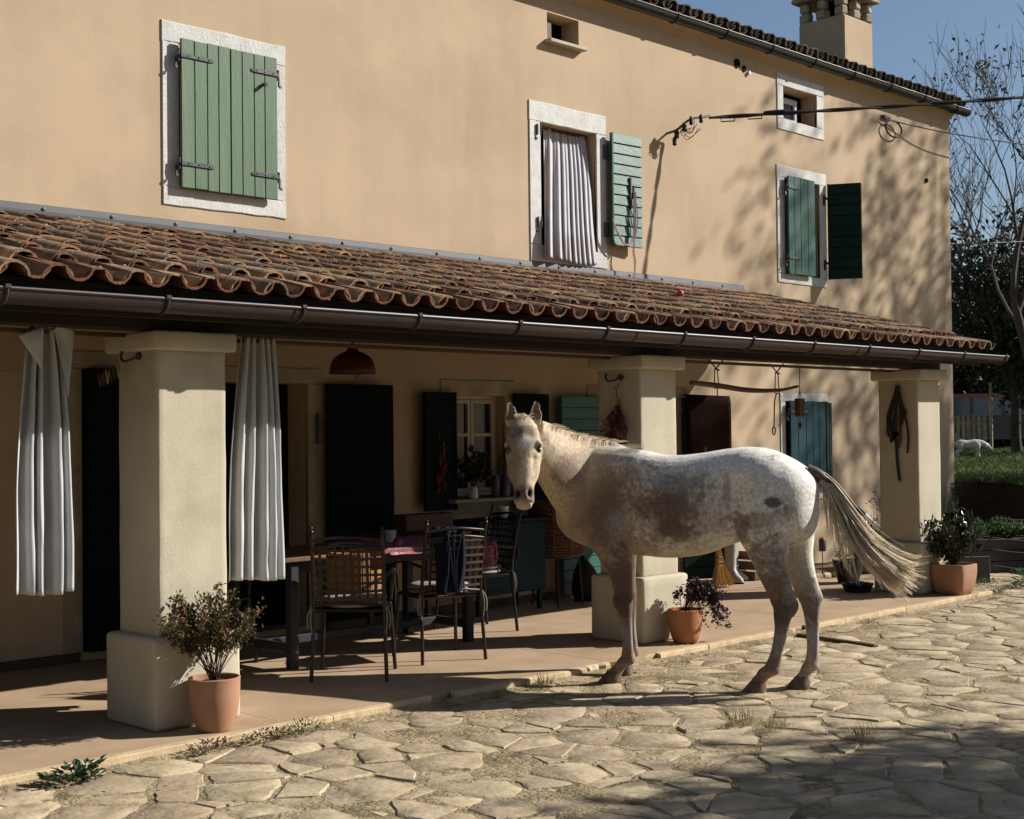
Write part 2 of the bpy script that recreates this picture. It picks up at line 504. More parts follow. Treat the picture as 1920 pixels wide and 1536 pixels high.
def paving():
    r = random.Random(5)
    step = .235
    pts = {}
    for i in range(0, 70):
        for j in range(-4, 34):
            if r.random() < .22: continue
            x = 1.2 + i * step + (.5 * step if j % 2 else 0) + r.uniform(-.5, .5) * step
            y = .2 + j * step * .80 + r.uniform(-.42, .42) * step
            pts[(i, j)] = (x, y, r.uniform(0, .030) if r.random() < .7 else r.uniform(-.012, .0))
    cells = []
    for (i, j), (x, y, wt) in pts.items():
        if y > 5.93 and x < 12.5: continue
        poly = [(x - .8, y - .8), (x + .8, y - .8), (x + .8, y + .8), (x - .8, y + .8)]
        for di in range(-3, 4):
            for dj in range(-3, 4):
                q = pts.get((i + di, j + dj))
                if q is None or (di == 0 and dj == 0): continue
                dx, dy = q[0] - x, q[1] - y
                if dx * dx + dy * dy < 1e-5: continue
                d2 = dx * dx + dy * dy
                q_ = .5 + (wt - q[2]) / (2 * d2)
                poly = clip(poly, x + dx * q_, y + dy * q_, dx, dy)
                if len(poly) < 3: break
            if len(poly) < 3: break
        if len(poly) < 3: continue
        if x < 12.6: poly = clip(poly, 0, 5.955, 0, 1)
        if len(poly) < 3: continue
        cx = sum(p[0] for p in poly) / len(poly); cy = sum(p[1] for p in poly) / len(poly)
        d = in_view(cx, cy, GZ, 1.12)
        if d is None: continue
        cells.append((d, cx, cy, poly))
    cells.sort(key=lambda c: c[0])
    rest = MB()
    for k, (d, cx, cy, poly) in enumerate(cells):
        # inset and roughen the outline
        gap = r.uniform(.004, .016)
        seg = []
        n = len(poly)
        for i in range(n):
            a, b = poly[i], poly[(i + 1) % n]
            L = math.hypot(b[0] - a[0], b[1] - a[1])
            if L < .02: continue
            m = 3 if L > .12 else (2 if L > .06 else 1)
            for q in range(m):
                t = (q + .12 * r.uniform(-1, 1) + (.14 if q == 0 else 0)) / m
                seg.append((a[0] + (b[0] - a[0]) * t, a[1] + (b[1] - a[1]) * t))
        out = []
        for (x, y) in seg:
            vx, vy = x - cx, y - cy
            L = math.hypot(vx, vy) or 1
            g = gap + r.uniform(-.007, .012)
            k2 = max(.3, (L - g) / L)
            out.append((cx + vx * k2, cy + vy * k2))
        if len(out) < 4: continue
        h = r.uniform(-.008, .003)
        tx, ty = r.uniform(-.018, .018), r.uniform(-.018, .018)
        def zz(x, y): return h + tx * (x - cx) + ty * (y - cy)
        m = MB()
        n = len(out)
        vs = [(x - cx, y - cy, -.035) for x, y in out]
        vs += [(x - cx, y - cy, zz(x, y) - .0055 + r.uniform(-.003, .001)) for x, y in out]
        for (x, y) in out:
            x2, y2 = cx + (x - cx) * .93, cy + (y - cy) * .93
            vs.append((x2 - cx, y2 - cy, zz(x2, y2) + r.uniform(-.0015, .0015)))
        vs.append((0, 0, h + r.uniform(-.001, .003)))
        fs = []
        for i in range(n):
            j = (i + 1) % n
            fs += [(i, j, n + j, n + i), (n + i, n + j, 2 * n + j, 2 * n + i), (2 * n + i, 2 * n + j, 3 * n)]
        if k < 300:
            m.add(vs, fs)
            o = m.build('flagstone', M['flag'], yard, 35)
            o.location = (cx, cy, GZ)
        else:
            rest.cur = r.random()
            rest.add([(x + cx, y + cy, z + GZ) for x, y, z in vs], fs)
    if rest.v: rest.build('flagstone', M['flag'], yard, 35, kind='stuff')
paving()

# ---- terrace slab with a broken stone edge
terr = empty('terrace', (0, 0, 0), kind='structure')
terr['label'] = 'raised ochre terrace floor under the porch'
mb = MB()
TX1 = 12.22
mb.box(((-1.5 + TX1) / 2, (6.04 + YW) / 2, -.06), (TX1 + 1.5, YW - 6.04, .12))
mb.build('terrace_floor', M['terrace'], terr)
r = random.Random(3)
x = .9
while x < TX1:
    L = r.uniform(.28, .62)
    L = min(L, TX1 + .06 - x)
    broken = 6.45 < x < 7.3 or 5.0 < x < 5.35 or 8.9 < x + L / 2 < 9.1
    if L < .05: break
    e = MB()
    n = 9
    yo = []
    for k in range(n):
        y = 5.985 + r.uniform(-.004, .004)
        if broken: y += r.uniform(0, .07)
        yo.append(y)
    vs, fs = [], []
    for k in range(n):
        xx = x + .002 + (L - .004) * k / (n - 1)
        zt = -.001 + r.uniform(-.003, .001) - (r.uniform(0, .012) if broken else 0)
        vs += [(xx, yo[k] + .008, -.10), (xx, yo[k], -.045), (xx, yo[k] + .003, zt - .007), (xx, yo[k] + .012, zt), (xx, max(6.039, yo[k] + .03), .0)]
    for k in range(n - 1):
        a, b = k * 5, (k + 1) * 5
        for q in range(4): fs.append((a + q, b + q, b + q + 1, a + q + 1))
    fs += [(0, 1, 2, 3, 4), tuple((n - 1) * 5 + q for q in (4, 3, 2, 1, 0))]
    e.add(vs, fs)
    e.build('edging_stone', M['edging'], terr)
    x += L
# thin screed joints: fine raised lips along the old board marks
mb = MB()
for xj in (1.9, 4.35, 6.95, 9.6): mb.box((xj, 7.3, .0005), (.006, 2.4, .002))
mb.build('terrace_joint', M['edging'], terr)

# loose plank of stone lying in the yard at the terrace foot
mb = MB()
for (a, b, w) in (((8.98, 5.93), (8.86, 5.20), .05),):
    d = Vector((b[0] - a[0], b[1] - a[1], 0))
    ang = math.atan2(d.y, d.x)
    mb.box(((a[0] + b[0]) / 2, (a[1] + b[1]) / 2, GZ + .006), (d.length, w, .02), rotm(0, 0, ang), .004)
tag(mb.build('drain_strip', M['wood_dark']), 'long thin dark strip set in the paving beyond the horse', 'drain strip')

# =================================================================== HOUSE
house = empty('house', (10, YW, 0), label='two storey ochre plastered farmhouse with green shutters and stone framed windows', cat='house')
house.location = (0, 0, 0)

HX0, HX1, HTOP, HDEEP = -3.0, 16.82, 5.60, 16.0
holes = [  # x0, x1, z0, z1, reveal depth
    (9.13, 9.89, 3.20, 4.32, .24), (9.24, 9.67, 5.085, 5.345, .22), (13.02, 13.69, 4.935, 5.305, .20), (13.02, 13.72, 3.225, 4.29, .16),
    (4.62, 5.42, .06, 1.97, .12), (5.72, 6.50, .04, 1.90, .25), (8.0, 8.64, .95, 1.83, .22), (9.88, 11.06, .03, 1.83, .25), (12.98, 13.82, .84, 1.82, .14)]

def wall_mesh():
    mb = MB()
    xs = sorted({HX0, HX1, 0, 3, 7, 11.5, 15} | {h[0] for h in holes} | {h[1] for h in holes})
    zs = sorted({-.3, HTOP, 2.6} | {h[2] for h in holes} | {h[3] for h in holes})
    for i in range(len(xs) - 1):
        for j in range(len(zs) - 1):
            cx, cz = (xs[i] + xs[i + 1]) / 2, (zs[j] + zs[j + 1]) / 2
            if any(h[0] < cx < h[1] and h[2] < cz < h[3] for h in holes): continue
            mb.add([(xs[i], YW, zs[j]), (xs[i + 1], YW, zs[j]), (xs[i + 1], YW, zs[j + 1]), (xs[i], YW, zs[j + 1])], [(0, 1, 2, 3)])
    for (x0, x1, z0, z1, d) in holes:
        y1 = YW + d
        mb.add([(x0, YW, z0), (x1, YW, z0), (x1, YW, z1), (x0, YW, z1), (x0, y1, z0), (x1, y1, z0), (x1, y1, z1), (x0, y1, z1)],
               [(0, 4, 5, 1), (1, 5, 6, 2), (2, 6, 7, 3), (3, 7, 4, 0)])
    # gable end, back and far side close the body
    zr = HTOP + .305 * (HDEEP - YW) / 2
    ym = (HDEEP + YW) / 2
    for x in (HX0, HX1):
        mb.add([(x, YW, -.3), (x, HDEEP, -.3), (x, HDEEP, HTOP), (x, ym, zr), (x, YW, HTOP)], [(0, 1, 2, 3, 4)])
    mb.add([(HX0, HDEEP, -.3), (HX1, HDEEP, -.3), (HX1, HDEEP, HTOP), (HX0, HDEEP, HTOP)], [(0, 3, 2, 1)])
    return mb
wall_mesh().build('wall', M['plaster'], house)
# near-black sheets behind the openings, unlit rooms put in as colour
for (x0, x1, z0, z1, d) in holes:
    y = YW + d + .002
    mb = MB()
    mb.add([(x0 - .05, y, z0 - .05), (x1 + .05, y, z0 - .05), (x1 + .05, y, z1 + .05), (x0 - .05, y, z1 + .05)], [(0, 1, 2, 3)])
    mb.build('dark_sheet', M['dark'], house)
# skirting
mb = MB()
for (a, b) in ((HX0, 4.6), (5.44, 5.58), (6.66, 9.86), (11.08, 12.2)):
    mb.box(((a + b) / 2, YW - .009, .032), (b - a, .018, .064), None, .004)
mb.build('skirting', M['wood_dark'], house)
# plaster eave cove under the upper roof
mb = MB()
mb.grid(lambda u, v: (HX0 + (HX1 - HX0 + .03) * u, YW - .002 - .16 * v * v, 5.50 + .10 * v), 30, 5)
mb.build('eave_cove', M['plaster'], house, 179)

def stone_frame(x0, x1, z0, z1, wl, wt, wb, m=M['white_stone'], proud=.012, wr=None, sill=True, name='window_surround'):
    """outer rectangle; jambs wl/wr, lintel wt, sill stone wb: four separate stones under one part"""
    wr = wr if wr is not None else wl
    holder = empty(name, (0, 0, 0)); holder.parent = house
    rr = random.Random(int(x0 * 100))
    def block(a, b, c, d, nm):
        mb = MB()
        n = 8
        top = [(a + (b - a) * k / n, d + rr.uniform(-.004, .004)) for k in range(n + 1)]
        bot = [(a + (b - a) * k / n, c + rr.uniform(-.004, .004)) for k in range(n + 1)]
        vs, fs = [], []
        for k in range(n + 1):
            for (yy, q) in ((YW + .03, 0), (YW - proud + .004, 0), (YW - proud, .005)):
                pass
        prof = []
        for k in range(n + 1):
            xb, zb = bot[k]; xt, zt = top[k]
            sx = .004 if k == 0 else (-.004 if k == n else 0)
            prof.append([(xb, YW + .02, zb), (xb, YW - proud + .004, zb), (xb + sx, YW - proud, zb + .005), (xt + sx, YW - proud, zt - .005), (xt, YW - proud + .004, zt), (xt, YW + .02, zt)])
        for p in prof: vs += p
        for k in range(n):
            for q in range(5): fs.append((k * 6 + q, k * 6 + q + 1, (k + 1) * 6 + q + 1, (k + 1) * 6 + q)[::-1])
        fs += [tuple(range(6)), tuple(n * 6 + q for q in range(5, -1, -1))]
        mb.add(vs, fs)
        mb.build(nm, m, holder)
    block(x0, x1, z1 - wt, z1, 'lintel_stone')
    block(x0 + .004, x0 + wl, z0 + wb + .002, z1 - wt - .002, 'jamb_stone')
    block(x1 - wr, x1 - .004, z0 + wb + .002, z1 - wt - .002, 'jamb_stone')
    if wb > 0: block(x0 + .006, x1 - .003, z0, z0 + wb, 'sill_stone')
    return holder

stone_frame(5.245, 6.315, 3.15, 4.465, .14, .15, .13)
stone_frame(8.98, 10.03, 3.05, 4.50, .15, .18, .15, wr=.14)
stone_frame(12.90, 13.84, 4.815, 5.435, .12, .13, .12, wr=.15)
stone_frame(12.87, 13.86, 3.125, 4.42, .15, .13, .10, wr=.14)
stone_frame(5.58, 6.65, .0, 2.015, .14, .115, 0, M['old_stone'], wr=.15, name='door_surround')
stone_frame(7.88, 8.76, .82, 1.96, .12, .13, .13, M['old_stone'])
stone_frame(9.72, 11.22, .0, 1.945, .16, .115, 0, M['old_stone'], wr=.16, name='door_surround')
stone_frame(12.88, 13.84, .72, 1.905, .10, .085, .12, M['white_stone'], wr=.02)
stone_frame(4.48, 5.56, .0, 2.09, .14, .12, 0, M['old_stone'], wr=.14, name='door_surround')
# sill under the small attic niche
mb = MB(); mb.box((9.455, YW - .03, 5.07), (.50, .10, .035), None, .006)
mb.build('window_sill', M['cream'], house)

def leaf_shutter(hx, hz0, hz1, w, ang, m, boards='v', n=4, th=.03, side=1, y0=YW - .045, hinges=True, back=None, hinge_mat=None, strap=.27):
    """a board shutter hinged at x=hx; side=+1 the leaf runs to +x; ang swings it out from the wall"""
    root = empty('shutter', (hx, y0, 0)); root.parent = house
    root.rotation_euler = (0, 0, -ang if side > 0 else ang)
    rr = random.Random(int(hx * 77 + hz0 * 13))
    if boards == 'v':
        ws = [rr.uniform(.85, 1.15) for _ in range(n)]
        s = sum(ws); x = 0
        for q in ws:
            ww = w * q / s
            mb = MB()
            mb.box((side * (x + ww / 2), -th / 2, (hz0 + hz1) / 2), (ww - .005, th * .8, hz1 - hz0 + rr.uniform(-.006, .006)), None, .003)
            mb.build('plank', m, root)
            x += ww
        mb = MB()
        mb.box((side * w / 2, -th * .18, (hz0 + hz1) / 2), (w - .012, th * .2, hz1 - hz0 - .02))
        mb.build('backing_board', m, root)
    else:
        h = (hz1 - hz0) / n
        for k in range(n):
            mb = MB()
            mb.box((side * w / 2, -th * .42, hz0 + h * (k + .5)), (w - .02 - rr.uniform(0, .006), th * .8, h - .006), rotm(R(-7) if boards == 'lap' else 0, 0, 0), .003)
            mb.build('plank', m, root)
        mb = MB()
        mb.box((side * w / 2, -th * .02, (hz0 + hz1) / 2), (w - .012, th * .3, hz1 - hz0 - .02))
        mb.box((side * .012, -th * .5, (hz0 + hz1) / 2), (.024, th * 1.1, hz1 - hz0), None, .003)
        mb.build('backing_board', back or m, root)
    if hinges:
        for z in (hz1 - (hz1 - hz0) * .115, hz0 + (hz1 - hz0) * .16):
            mb = MB()
            L = min(strap, w * .62)
            mb.box((side * (L / 2 - .005), -th - .004, z), (L, .006, .030), None, .002)
            mb.prism([(0, 0)] * 0 or [(side * L - .004 * side, -th - .006), (side * (L + .018), -th - .004), (side * L - .004 * side, -th - .001)], z - .011, z + .011)
            for t in (.2, .55, .88): mb.box((side * L * t, -th - .009, z), (.010, .006, .010), None, .002)
            mb.tube([(-side * .014, -th * .5, z - .04), (-side * .014, -th * .5, z + .04)], .010, 8)
            mb.box((-side * .030, -th * .1, z - .045), (.016, .014, .075), None, .003)
            mb.tube([(-side * .034, -.012, z - .085), (-side * .034, -.022, z - .085)], .012, 8)
            mb.build('strap_hinge', hinge_mat or M['iron'], root)
    return root

# W1: two closed sage leaves
s1 = leaf_shutter(5.365, 3.275, 4.34, .413, 0, M['sage'], n=4, strap=.26)
s2 = leaf_shutter(6.195, 3.275, 4.34, .413, 0, M['sage'], n=4, side=-1, strap=.22)
mb = MB(); mb.tube([(6.06 - 6.195, -.035, 4.12), (6.06 - 6.195, -.075, 4.115)], .014, 10); mb.build('latch_knob', M['iron'], s2, 60)
# W2: one open leaf of horizontal boards, almost flat on the wall
s3 = leaf_shutter(10.035, 3.27, 4.345, .425, R(4), M['green'], 'lap', 11, side=1, strap=.12, hinges=False, y0=YW - .05, back=M['darkgreen'])
# W2: bare hinge pins on the left jamb
for z in (4.24, 3.40):
    hp = MB()
    hp.box((9.075, YW - .022, z), (.018, .018, .10), None, .004)
    hp.tube([(9.10, YW - .04, z - .05), (9.10, YW - .04, z + .06)], .007, 8)
    hp.box((9.07, YW - .016, z - .08), (.03, .014, .02), None, .004)
    hp.build('hinge_pin', M['iron'], house)
for z in (4.16, 3.42):
    hp = MB(); hp.box((10.005, YW - .026, z), (.05, .02, .14), None, .004); hp.build('hinge_pin', M['iron'], house)
# W5: left leaf closed, right leaf standing open off the wall
leaf_shutter(13.00, 3.225, 4.30, .53, 0, M['darkgreen'], n=4, strap=.20)
leaf_shutter(13.87, 3.215, 4.31, .385, R(61), M['deepgreen'], 'h', 9, side=1, hinges=False, y0=YW - .02)
for z in (4.12, 3.38):
    hp = MB()
    hp.box((13.80, YW - .024, z), (.03, .02, .12), None, .004)
    hp.box((13.84, YW - .040, z + .02), (.09, .012, .03), None, .003)
    hp.build('hinge_pin', M['iron'], house)
# ground floor leaves
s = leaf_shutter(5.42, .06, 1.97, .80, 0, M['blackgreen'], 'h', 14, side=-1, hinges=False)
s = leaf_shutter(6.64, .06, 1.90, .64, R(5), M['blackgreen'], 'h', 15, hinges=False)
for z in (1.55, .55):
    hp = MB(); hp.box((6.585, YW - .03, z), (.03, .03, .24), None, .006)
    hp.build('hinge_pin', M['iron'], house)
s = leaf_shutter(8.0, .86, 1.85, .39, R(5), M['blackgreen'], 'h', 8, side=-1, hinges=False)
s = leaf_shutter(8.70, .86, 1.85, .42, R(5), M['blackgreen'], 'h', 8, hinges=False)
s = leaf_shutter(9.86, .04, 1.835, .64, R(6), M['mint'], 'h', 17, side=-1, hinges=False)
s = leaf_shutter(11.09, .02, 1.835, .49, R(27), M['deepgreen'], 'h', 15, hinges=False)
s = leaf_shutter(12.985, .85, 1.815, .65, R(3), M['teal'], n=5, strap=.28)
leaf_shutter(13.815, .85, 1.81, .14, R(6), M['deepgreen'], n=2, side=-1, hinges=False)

def casement(x0, x1, z0, z1, y, m, rows=2, mull=True, fw=.035, tz=.62):
    w = empty('window', (0, 0, 0)); w.parent = house
    mb = MB()
    mb.box(((x0 + x1) / 2, y, z1 - fw / 2), (x1 - x0, .05, fw), None, .004)
    mb.box(((x0 + x1) / 2, y, z0 + fw / 2), (x1 - x0, .05, fw), None, .004)
    for x in (x0 + fw / 2, x1 - fw / 2): mb.box((x, y, (z0 + z1) / 2), (fw, .052, z1 - z0), None, .004)
    mb.build('window_frame', m, w)
    parts = [(x0 + fw, (x0 + x1) / 2 - .002), ((x0 + x1) / 2 + .002, x1 - fw)] if mull else [(x0 + fw, x1 - fw)]
    for (a, b) in parts:
        sb = MB()
        sw = .034
        zz0, zz1 = z0 + fw, z1 - fw
        sb.box(((a + b) / 2, y - .012, zz1 - sw / 2), (b - a, .045, sw), None, .004)
        sb.box(((a + b) / 2, y - .012, zz0 + sw / 2), (b - a, .045, sw), None, .004)
        for x in (a + sw / 2, b - sw / 2): sb.box((x, y - .012, (zz0 + zz1) / 2), (sw, .046, zz1 - zz0), None, .004)
        if rows == 2: sb.box(((a + b) / 2, y - .012, zz0 + (zz1 - zz0) * tz), (b - a - sw, .040, .03), None, .004)
        sb.build('sash', m, w)
        gb = MB()
        edges = [zz0 + sw, zz0 + (zz1 - zz0) * tz - .015, zz0 + (zz1 - zz0) * tz + .015, zz1 - sw] if rows == 2 else [zz0 + sw, zz1 - sw]
        for k in range(0, len(edges), 2):
            gb = MB()
            gb.box(((a + b) / 2, y - .006, (edges[k] + edges[k + 1]) / 2), (b - a - 2 * sw, .006, edges[k + 1] - edges[k]))
            gb.build('pane', M['glass'], w)
casement(8.0, 8.64, .96, 1.83, YW + .13, M['frame'])
casement(13.04, 13.52, 4.94, 5.24, YW + .165, M['upvc'], 1, False, .03)
casement(9.25, 9.48, 5.09, 5.33, YW + .19, M['upvc'], 1, False, .03)
casement(13.20, 13.72, 3.25, 4.28, YW + .13, M['upvc'])
# dark wooden window box shutter inside the niche
mb = MB(); mb.box((9.335, YW + .11, 5.20), (.06, .09, .22), None, .004)
mb.build('niche_shutter', M['wood_dark'], house)

# ventilation holes as near-black discs, their inner shade put in as colour
mb = MB()
for (x, z, r0) in ((12.17, 5.40, .05), (12.30, 5.365, .035)):
    mb.tube([(x, YW - .012, z), (x, YW - .002, z)], r0, 12)
mb.build('vent_hole', M['dark'], house)
mb = MB(); mb.tube([(12.37, YW - .03, 5.33), (12.37, YW, 5.33)], .022, 10)
mb.build('vent_pipe', M['upvc'], house)

# upper roof: deck, eave tiles, gutter, chimney
UE = (8.50, 5.63)      # eave (y, z)
USL = .305
def upz(y): return UE[1] + USL * (y - UE[0])
roof = empty('roof', (0, 0, 0)); roof.parent = house
mb = MB()
ymid = (HDEEP + YW) / 2
for (a, b, c, d) in (((HX0 - .1, 8.52), (HX1 + .10, 8.52), (HX1 + .10, ymid), (HX0 - .1, ymid)),):
    mb.add([(p[0], p[1], upz(p[1]) - .005) for p in (a, b, c, d)] + [(p[0], p[1], upz(p[1]) - .05) for p in (a, b, c, d)],
           [(0, 1, 2, 3), (7, 6, 5, 4), (0, 4, 5, 1), (1, 5, 6, 2), (2, 6, 7, 3), (3, 7, 4, 0)])
mb.add([(HX0 - .1, ymid, upz(ymid)), (HX1 + .1, ymid, upz(ymid)), (HX1 + .1, HDEEP + .3, upz(ymid) - USL * (HDEEP + .3 - ymid)), (HX0 - .1, HDEEP + .3, upz(ymid) - USL * (HDEEP + .3 - ymid))], [(0, 1, 2, 3)])
mb.build('roof_deck', M['moss'], roof)

def tile_shape(L=.43, r0=.080, r1=.066, th=.012, n=7, up=True, arc=88):
    mb = MB()
    vs = []
    for (yy, rr) in ((0, r0), (L * .5, (r0 + r1) / 2 + .001), (L, r1)):
        for rad in (rr, rr - th):
            for k in range(n + 1):
                a = R(90 - arc) + R(2 * arc) * k / n
                z = rad * math.sin(a) * .95
                vs.append((rad * math.cos(a), yy, z if up else -z))
    m = n + 1
    fs = []
    for s in range(2):
        b0, b1 = s * 2 * m, (s + 1) * 2 * m
        for k in range(n):
            fs.append((b0 + k, b0 + k + 1, b1 + k + 1, b1 + k))
            fs.append((b0 + m + k + 1, b0 + m + k, b1 + m + k, b1 + m + k + 1))
        fs.append((b0, b1, b1 + m, b0 + m))
        fs.append((b0 + n, b0 + m + n, b1 + m + n, b1 + n))
    e = 4 * m
    for k in range(n):
        fs.append((k + 1, k, m + k, m + k + 1))
        fs.append((e + k, e + k + 1, e + m + k + 1, e + m + k))
    if not up: fs = [tuple(reversed(f)) for f in fs]
    mb.add(vs, fs)
    return mb
cover_mesh = tile_shape().mesh('cover_tile', M['tile'], 50)
pan_mb = tile_shape(up=False, r0=.074, r1=.085)
pan_mesh = pan_mb.mesh('pan_tile', M['tile_pan'], 50)
moss_mesh = tile_shape(n=6).mesh('mossy_tile', M['moss'], 50)
moss_pan = tile_shape(n=6, up=False, r0=.074, r1=.085).mesh('mossy_pan_tile', M['moss'], 50)

def slope_matrix(x, y, z, sl, dtilt=0., dyaw=0., droll=0.):
    return Matrix.Translation((x, y, z)) @ Matrix.Rotation(dyaw, 4, 'Z') @ Matrix.Rotation(math.atan(sl) + dtilt, 4, 'X') @ Matrix.Rotation(droll, 4, 'Y')

def bake(mb, src, mw):
    mb.add([mw @ Vector(v) for v in src.v], src.f)

rr = random.Random(21)
x = 9.8
cov_src, pan_src = tile_shape(n=6), tile_shape(n=6, up=False, r0=.074, r1=.085)
restu = MB()
x = 9.6
while x < HX1 + .12:
    for row in range(9):
        y = UE[0] + .01 + row * .34
        mw = slope_matrix(x + rr.uniform(-.008, .008), y, upz(y) + .045, USL, R(-1.5) + rr.uniform(-.02, .02), rr.uniform(-.03, .03))
        mp = slope_matrix(x + .105, y - .015, upz(y) + .075, USL, R(-1.0), rr.uniform(-.02, .02))
        if row < 2:
            link('roof_tile', moss_mesh, roof, mw)
        else:
            restu.cur = rr.random(); bake(restu, cov_src, mw)
        restu.cur = rr.random(); bake(restu, pan_src, mp)
    x += .21
restu.build('roof_tile', M['moss'], roof, 50, kind='stuff')

def half_gutter(mb, x0, x1, y, z, rad=.062, n=10, seg=14):
    """half-round channel open upwards, its outer lip at (y - rad... )"""
    vs, fs = [], []
    for i in range(seg + 1):
        xx = x0 + (x1 - x0) * i / seg
        for rd in (rad, rad - .006):
            for k in range(n + 1):
                a = PI + PI * k / n
                vs.append((xx, y + rd * math.cos(a), z + rd * math.sin(a)))
    m = 2 * (n + 1)
    for i in range(seg):
        for k in range(n):
            fs.append((i * m + k, i * m + k + 1, (i + 1) * m + k + 1, (i + 1) * m + k))
            fs.append((i * m + n + 1 + k + 1, i * m + n + 1 + k, (i + 1) * m + n + 1 + k, (i + 1) * m + n + 1 + k + 1))
        fs.append((i * m, (i + 1) * m, (i + 1) * m + n + 1, i * m + n + 1))
        fs.append((i * m + n, i * m + 2 * n + 1, (i + 1) * m + 2 * n + 1, (i + 1) * m + n))
    for e in (0, seg):
        f = tuple(e * m + k for k in range(n + 1))
        fs.append(f if e else tuple(reversed(f)))
    mb.add(vs, fs)
    mb.tube([(x0, y - rad, z + .002), (x1, y - rad, z + .002)], .009, 8)

gut = MB()
half_gutter(gut, HX0 - .2, 17.02, 8.545, 5.615, .066)
gt = gut.build('gutter', M['gutter_dark'], house, 40)
for xb in [10.9 + .82 * k for k in range(8)]:
    b = MB()
    b.tube([(xb, 8.545 + .071 * math.cos(a), 5.615 + .071 * math.sin(a)) for a in [PI * .98 + PI * k / 10 for k in range(11)]], .007, 6)
    b.box((xb, 8.477, 5.622), (.028, .022, .018), None, .003)
    b.build('gutter_bracket', M['gutter_dark'], gt)
mb = MB(); mb.box(((HX0 + HX1) / 2, 8.625, 5.625), (HX1 - HX0 + .16, .02, .09))
mb.build('eave_board', M['wood_dark'], house)

chim = empty('chimney', (0, 0, 0)); chim.parent = house
mb = MB()
mb.box((15.985, 9.84, 6.28), (.71, .68, 1.10), None, .02)
mb.build('chimney_stack', M['plaster'], chim)
rr = random.Random(8)
for (cx, cy) in ((15.70, 9.57), (16.27, 9.57), (15.70, 10.11), (16.27, 10.11), (15.985, 9.57), (15.69, 9.84)):
    for k in range(2):
        st = MB()
        st.box((cx + rr.uniform(-.01, .01), cy + rr.uniform(-.01, .01), 6.89 + k * .125), (rr.uniform(.11, .16), rr.uniform(.11, .16), .120), rotm(0, 0, rr.uniform(-.3, .3)), .018)
        st.build('chimney_stone', M['old_stone'], chim)
mb = MB(); mb.box((15.985, 9.84, 7.12), (.84, .82, .06), None, .012)
mb.build('chimney_cap', M['old_stone'], chim)
mb = MB(); mb.box((15.985, 9.84, 6.95), (.36, .34, .24), None, .02)
mb.build('chimney_flue', M['dark'], chim)

# =================================================================== PORCH ROOF
PE, PSL = (6.02, 2.232), .256      # eave y / pan height, slope
def pz(y): return PE[1] + PSL * (y - PE[0])
porch = empty('porch_roof', (6, 6.0, 2.2), label='long lean-to porch roof of curved terracotta tiles over the terrace', cat='roof')
porch.location = (0, 0, 0)
PX0, PX1 = -1.0, 12.36
mb = MB()
mb.add([(p[0], p[1], pz(p[1]) - .012 - q) for q in (0, .03) for p in ((PX0, 6.10), (PX1 - .03, 6.10), (PX1 - .03, YW), (PX0, YW))],
       [(0, 1, 2, 3), (7, 6, 5, 4), (0, 4, 5, 1), (1, 5, 6, 2), (2, 6, 7, 3), (3, 7, 4, 0)])
mb.build('roof_boarding', M['beam'], porch)
mb = MB(); mb.box(((PX0 + PX1) / 2 - .12, 6.46, 2.115), (PX1 - PX0 - .25, .14, .125), None, .006)
mb.build('beam', M['beam'], porch)
mb = MB(); mb.box(((PX0 + PX1) / 2, 6.115, 2.15), (PX1 - PX0 - .02, .022, .13), None, .003)
mb.build('fascia_board', M['beam'], porch)
for k in range(17):
    xk = -.4 + k * .78
    if xk > PX1: break
    mb = MB()
    y0, y1 = 6.13, YW
    L = math.hypot(y1 - y0, PSL * (y1 - y0))
    mb.box((xk, (y0 + y1) / 2, pz((y0 + y1) / 2) - .042 - .05), (.07, L, .095), rotm(math.atan(PSL), 0, 0), .004)
    mb.build('rafter', M['beam'], porch)
mb = MB(); mb.box(((PX0 + PX1) / 2, 6.60, 2.035), (PX1 - PX0 - .8, .03, .022), None, .003)
mb.build('curtain_batten', M['wood_dark'], porch)

rr = random.Random(4)
rows = 8
exposure = (YW - 6.0) / rows
cols = []
x = 12.28
while x > PX0:
    cols.append(x); x -= .2045
tiles = []
for x in cols:
    for row in range(rows):
        y = PE[0] - .005 + row * exposure * (1.0)
        d = in_view(x, y, pz(y), 1.05)
        d0 = Vector((x, y, pz(y) - 1.5)).length
        tiles.append((d0 + (0 if d else 100), x, y, row))
tiles.sort()
restc, restp = MB(), MB()
src_c, src_p = tile_shape(n=6), tile_shape(n=6, up=False, r0=.074, r1=.085)
npan = 0
for k, (d, x, y, row) in enumerate(tiles):
    jx = rr.uniform(-.010, .010)
    yaw = rr.uniform(-.035, .035)
    L = .012 if row else 0
    mw = slope_matrix(x + jx, y + rr.uniform(-.015, .015), pz(y) + L + rr.uniform(0, .006), PSL, R(-2.0) + rr.uniform(-.015, .015), yaw, rr.uniform(-.05, .05))
    mp = slope_matrix(x + .102, y - .022 + rr.uniform(-.010, .010), pz(y) + .066 + (.008 if row else 0), PSL, R(-1.2), rr.uniform(-.02, .02))
    if k < 300:
        link('cover_tile', cover_mesh, porch, mw)
    else:
        restc.cur = rr.random(); bake(restc, src_c, mw)
    if row == 0 and npan < 46:
        npan += 1
        link('pan_tile', pan_mesh, porch, mp)
    else:
        restp.cur = rr.random(); bake(restp, src_p, mp)
restc.build('cover_tile', M['tile'], porch, 50, kind='stuff')
restp.build('pan_tile', M['tile_pan'], porch, 50, kind='stuff')
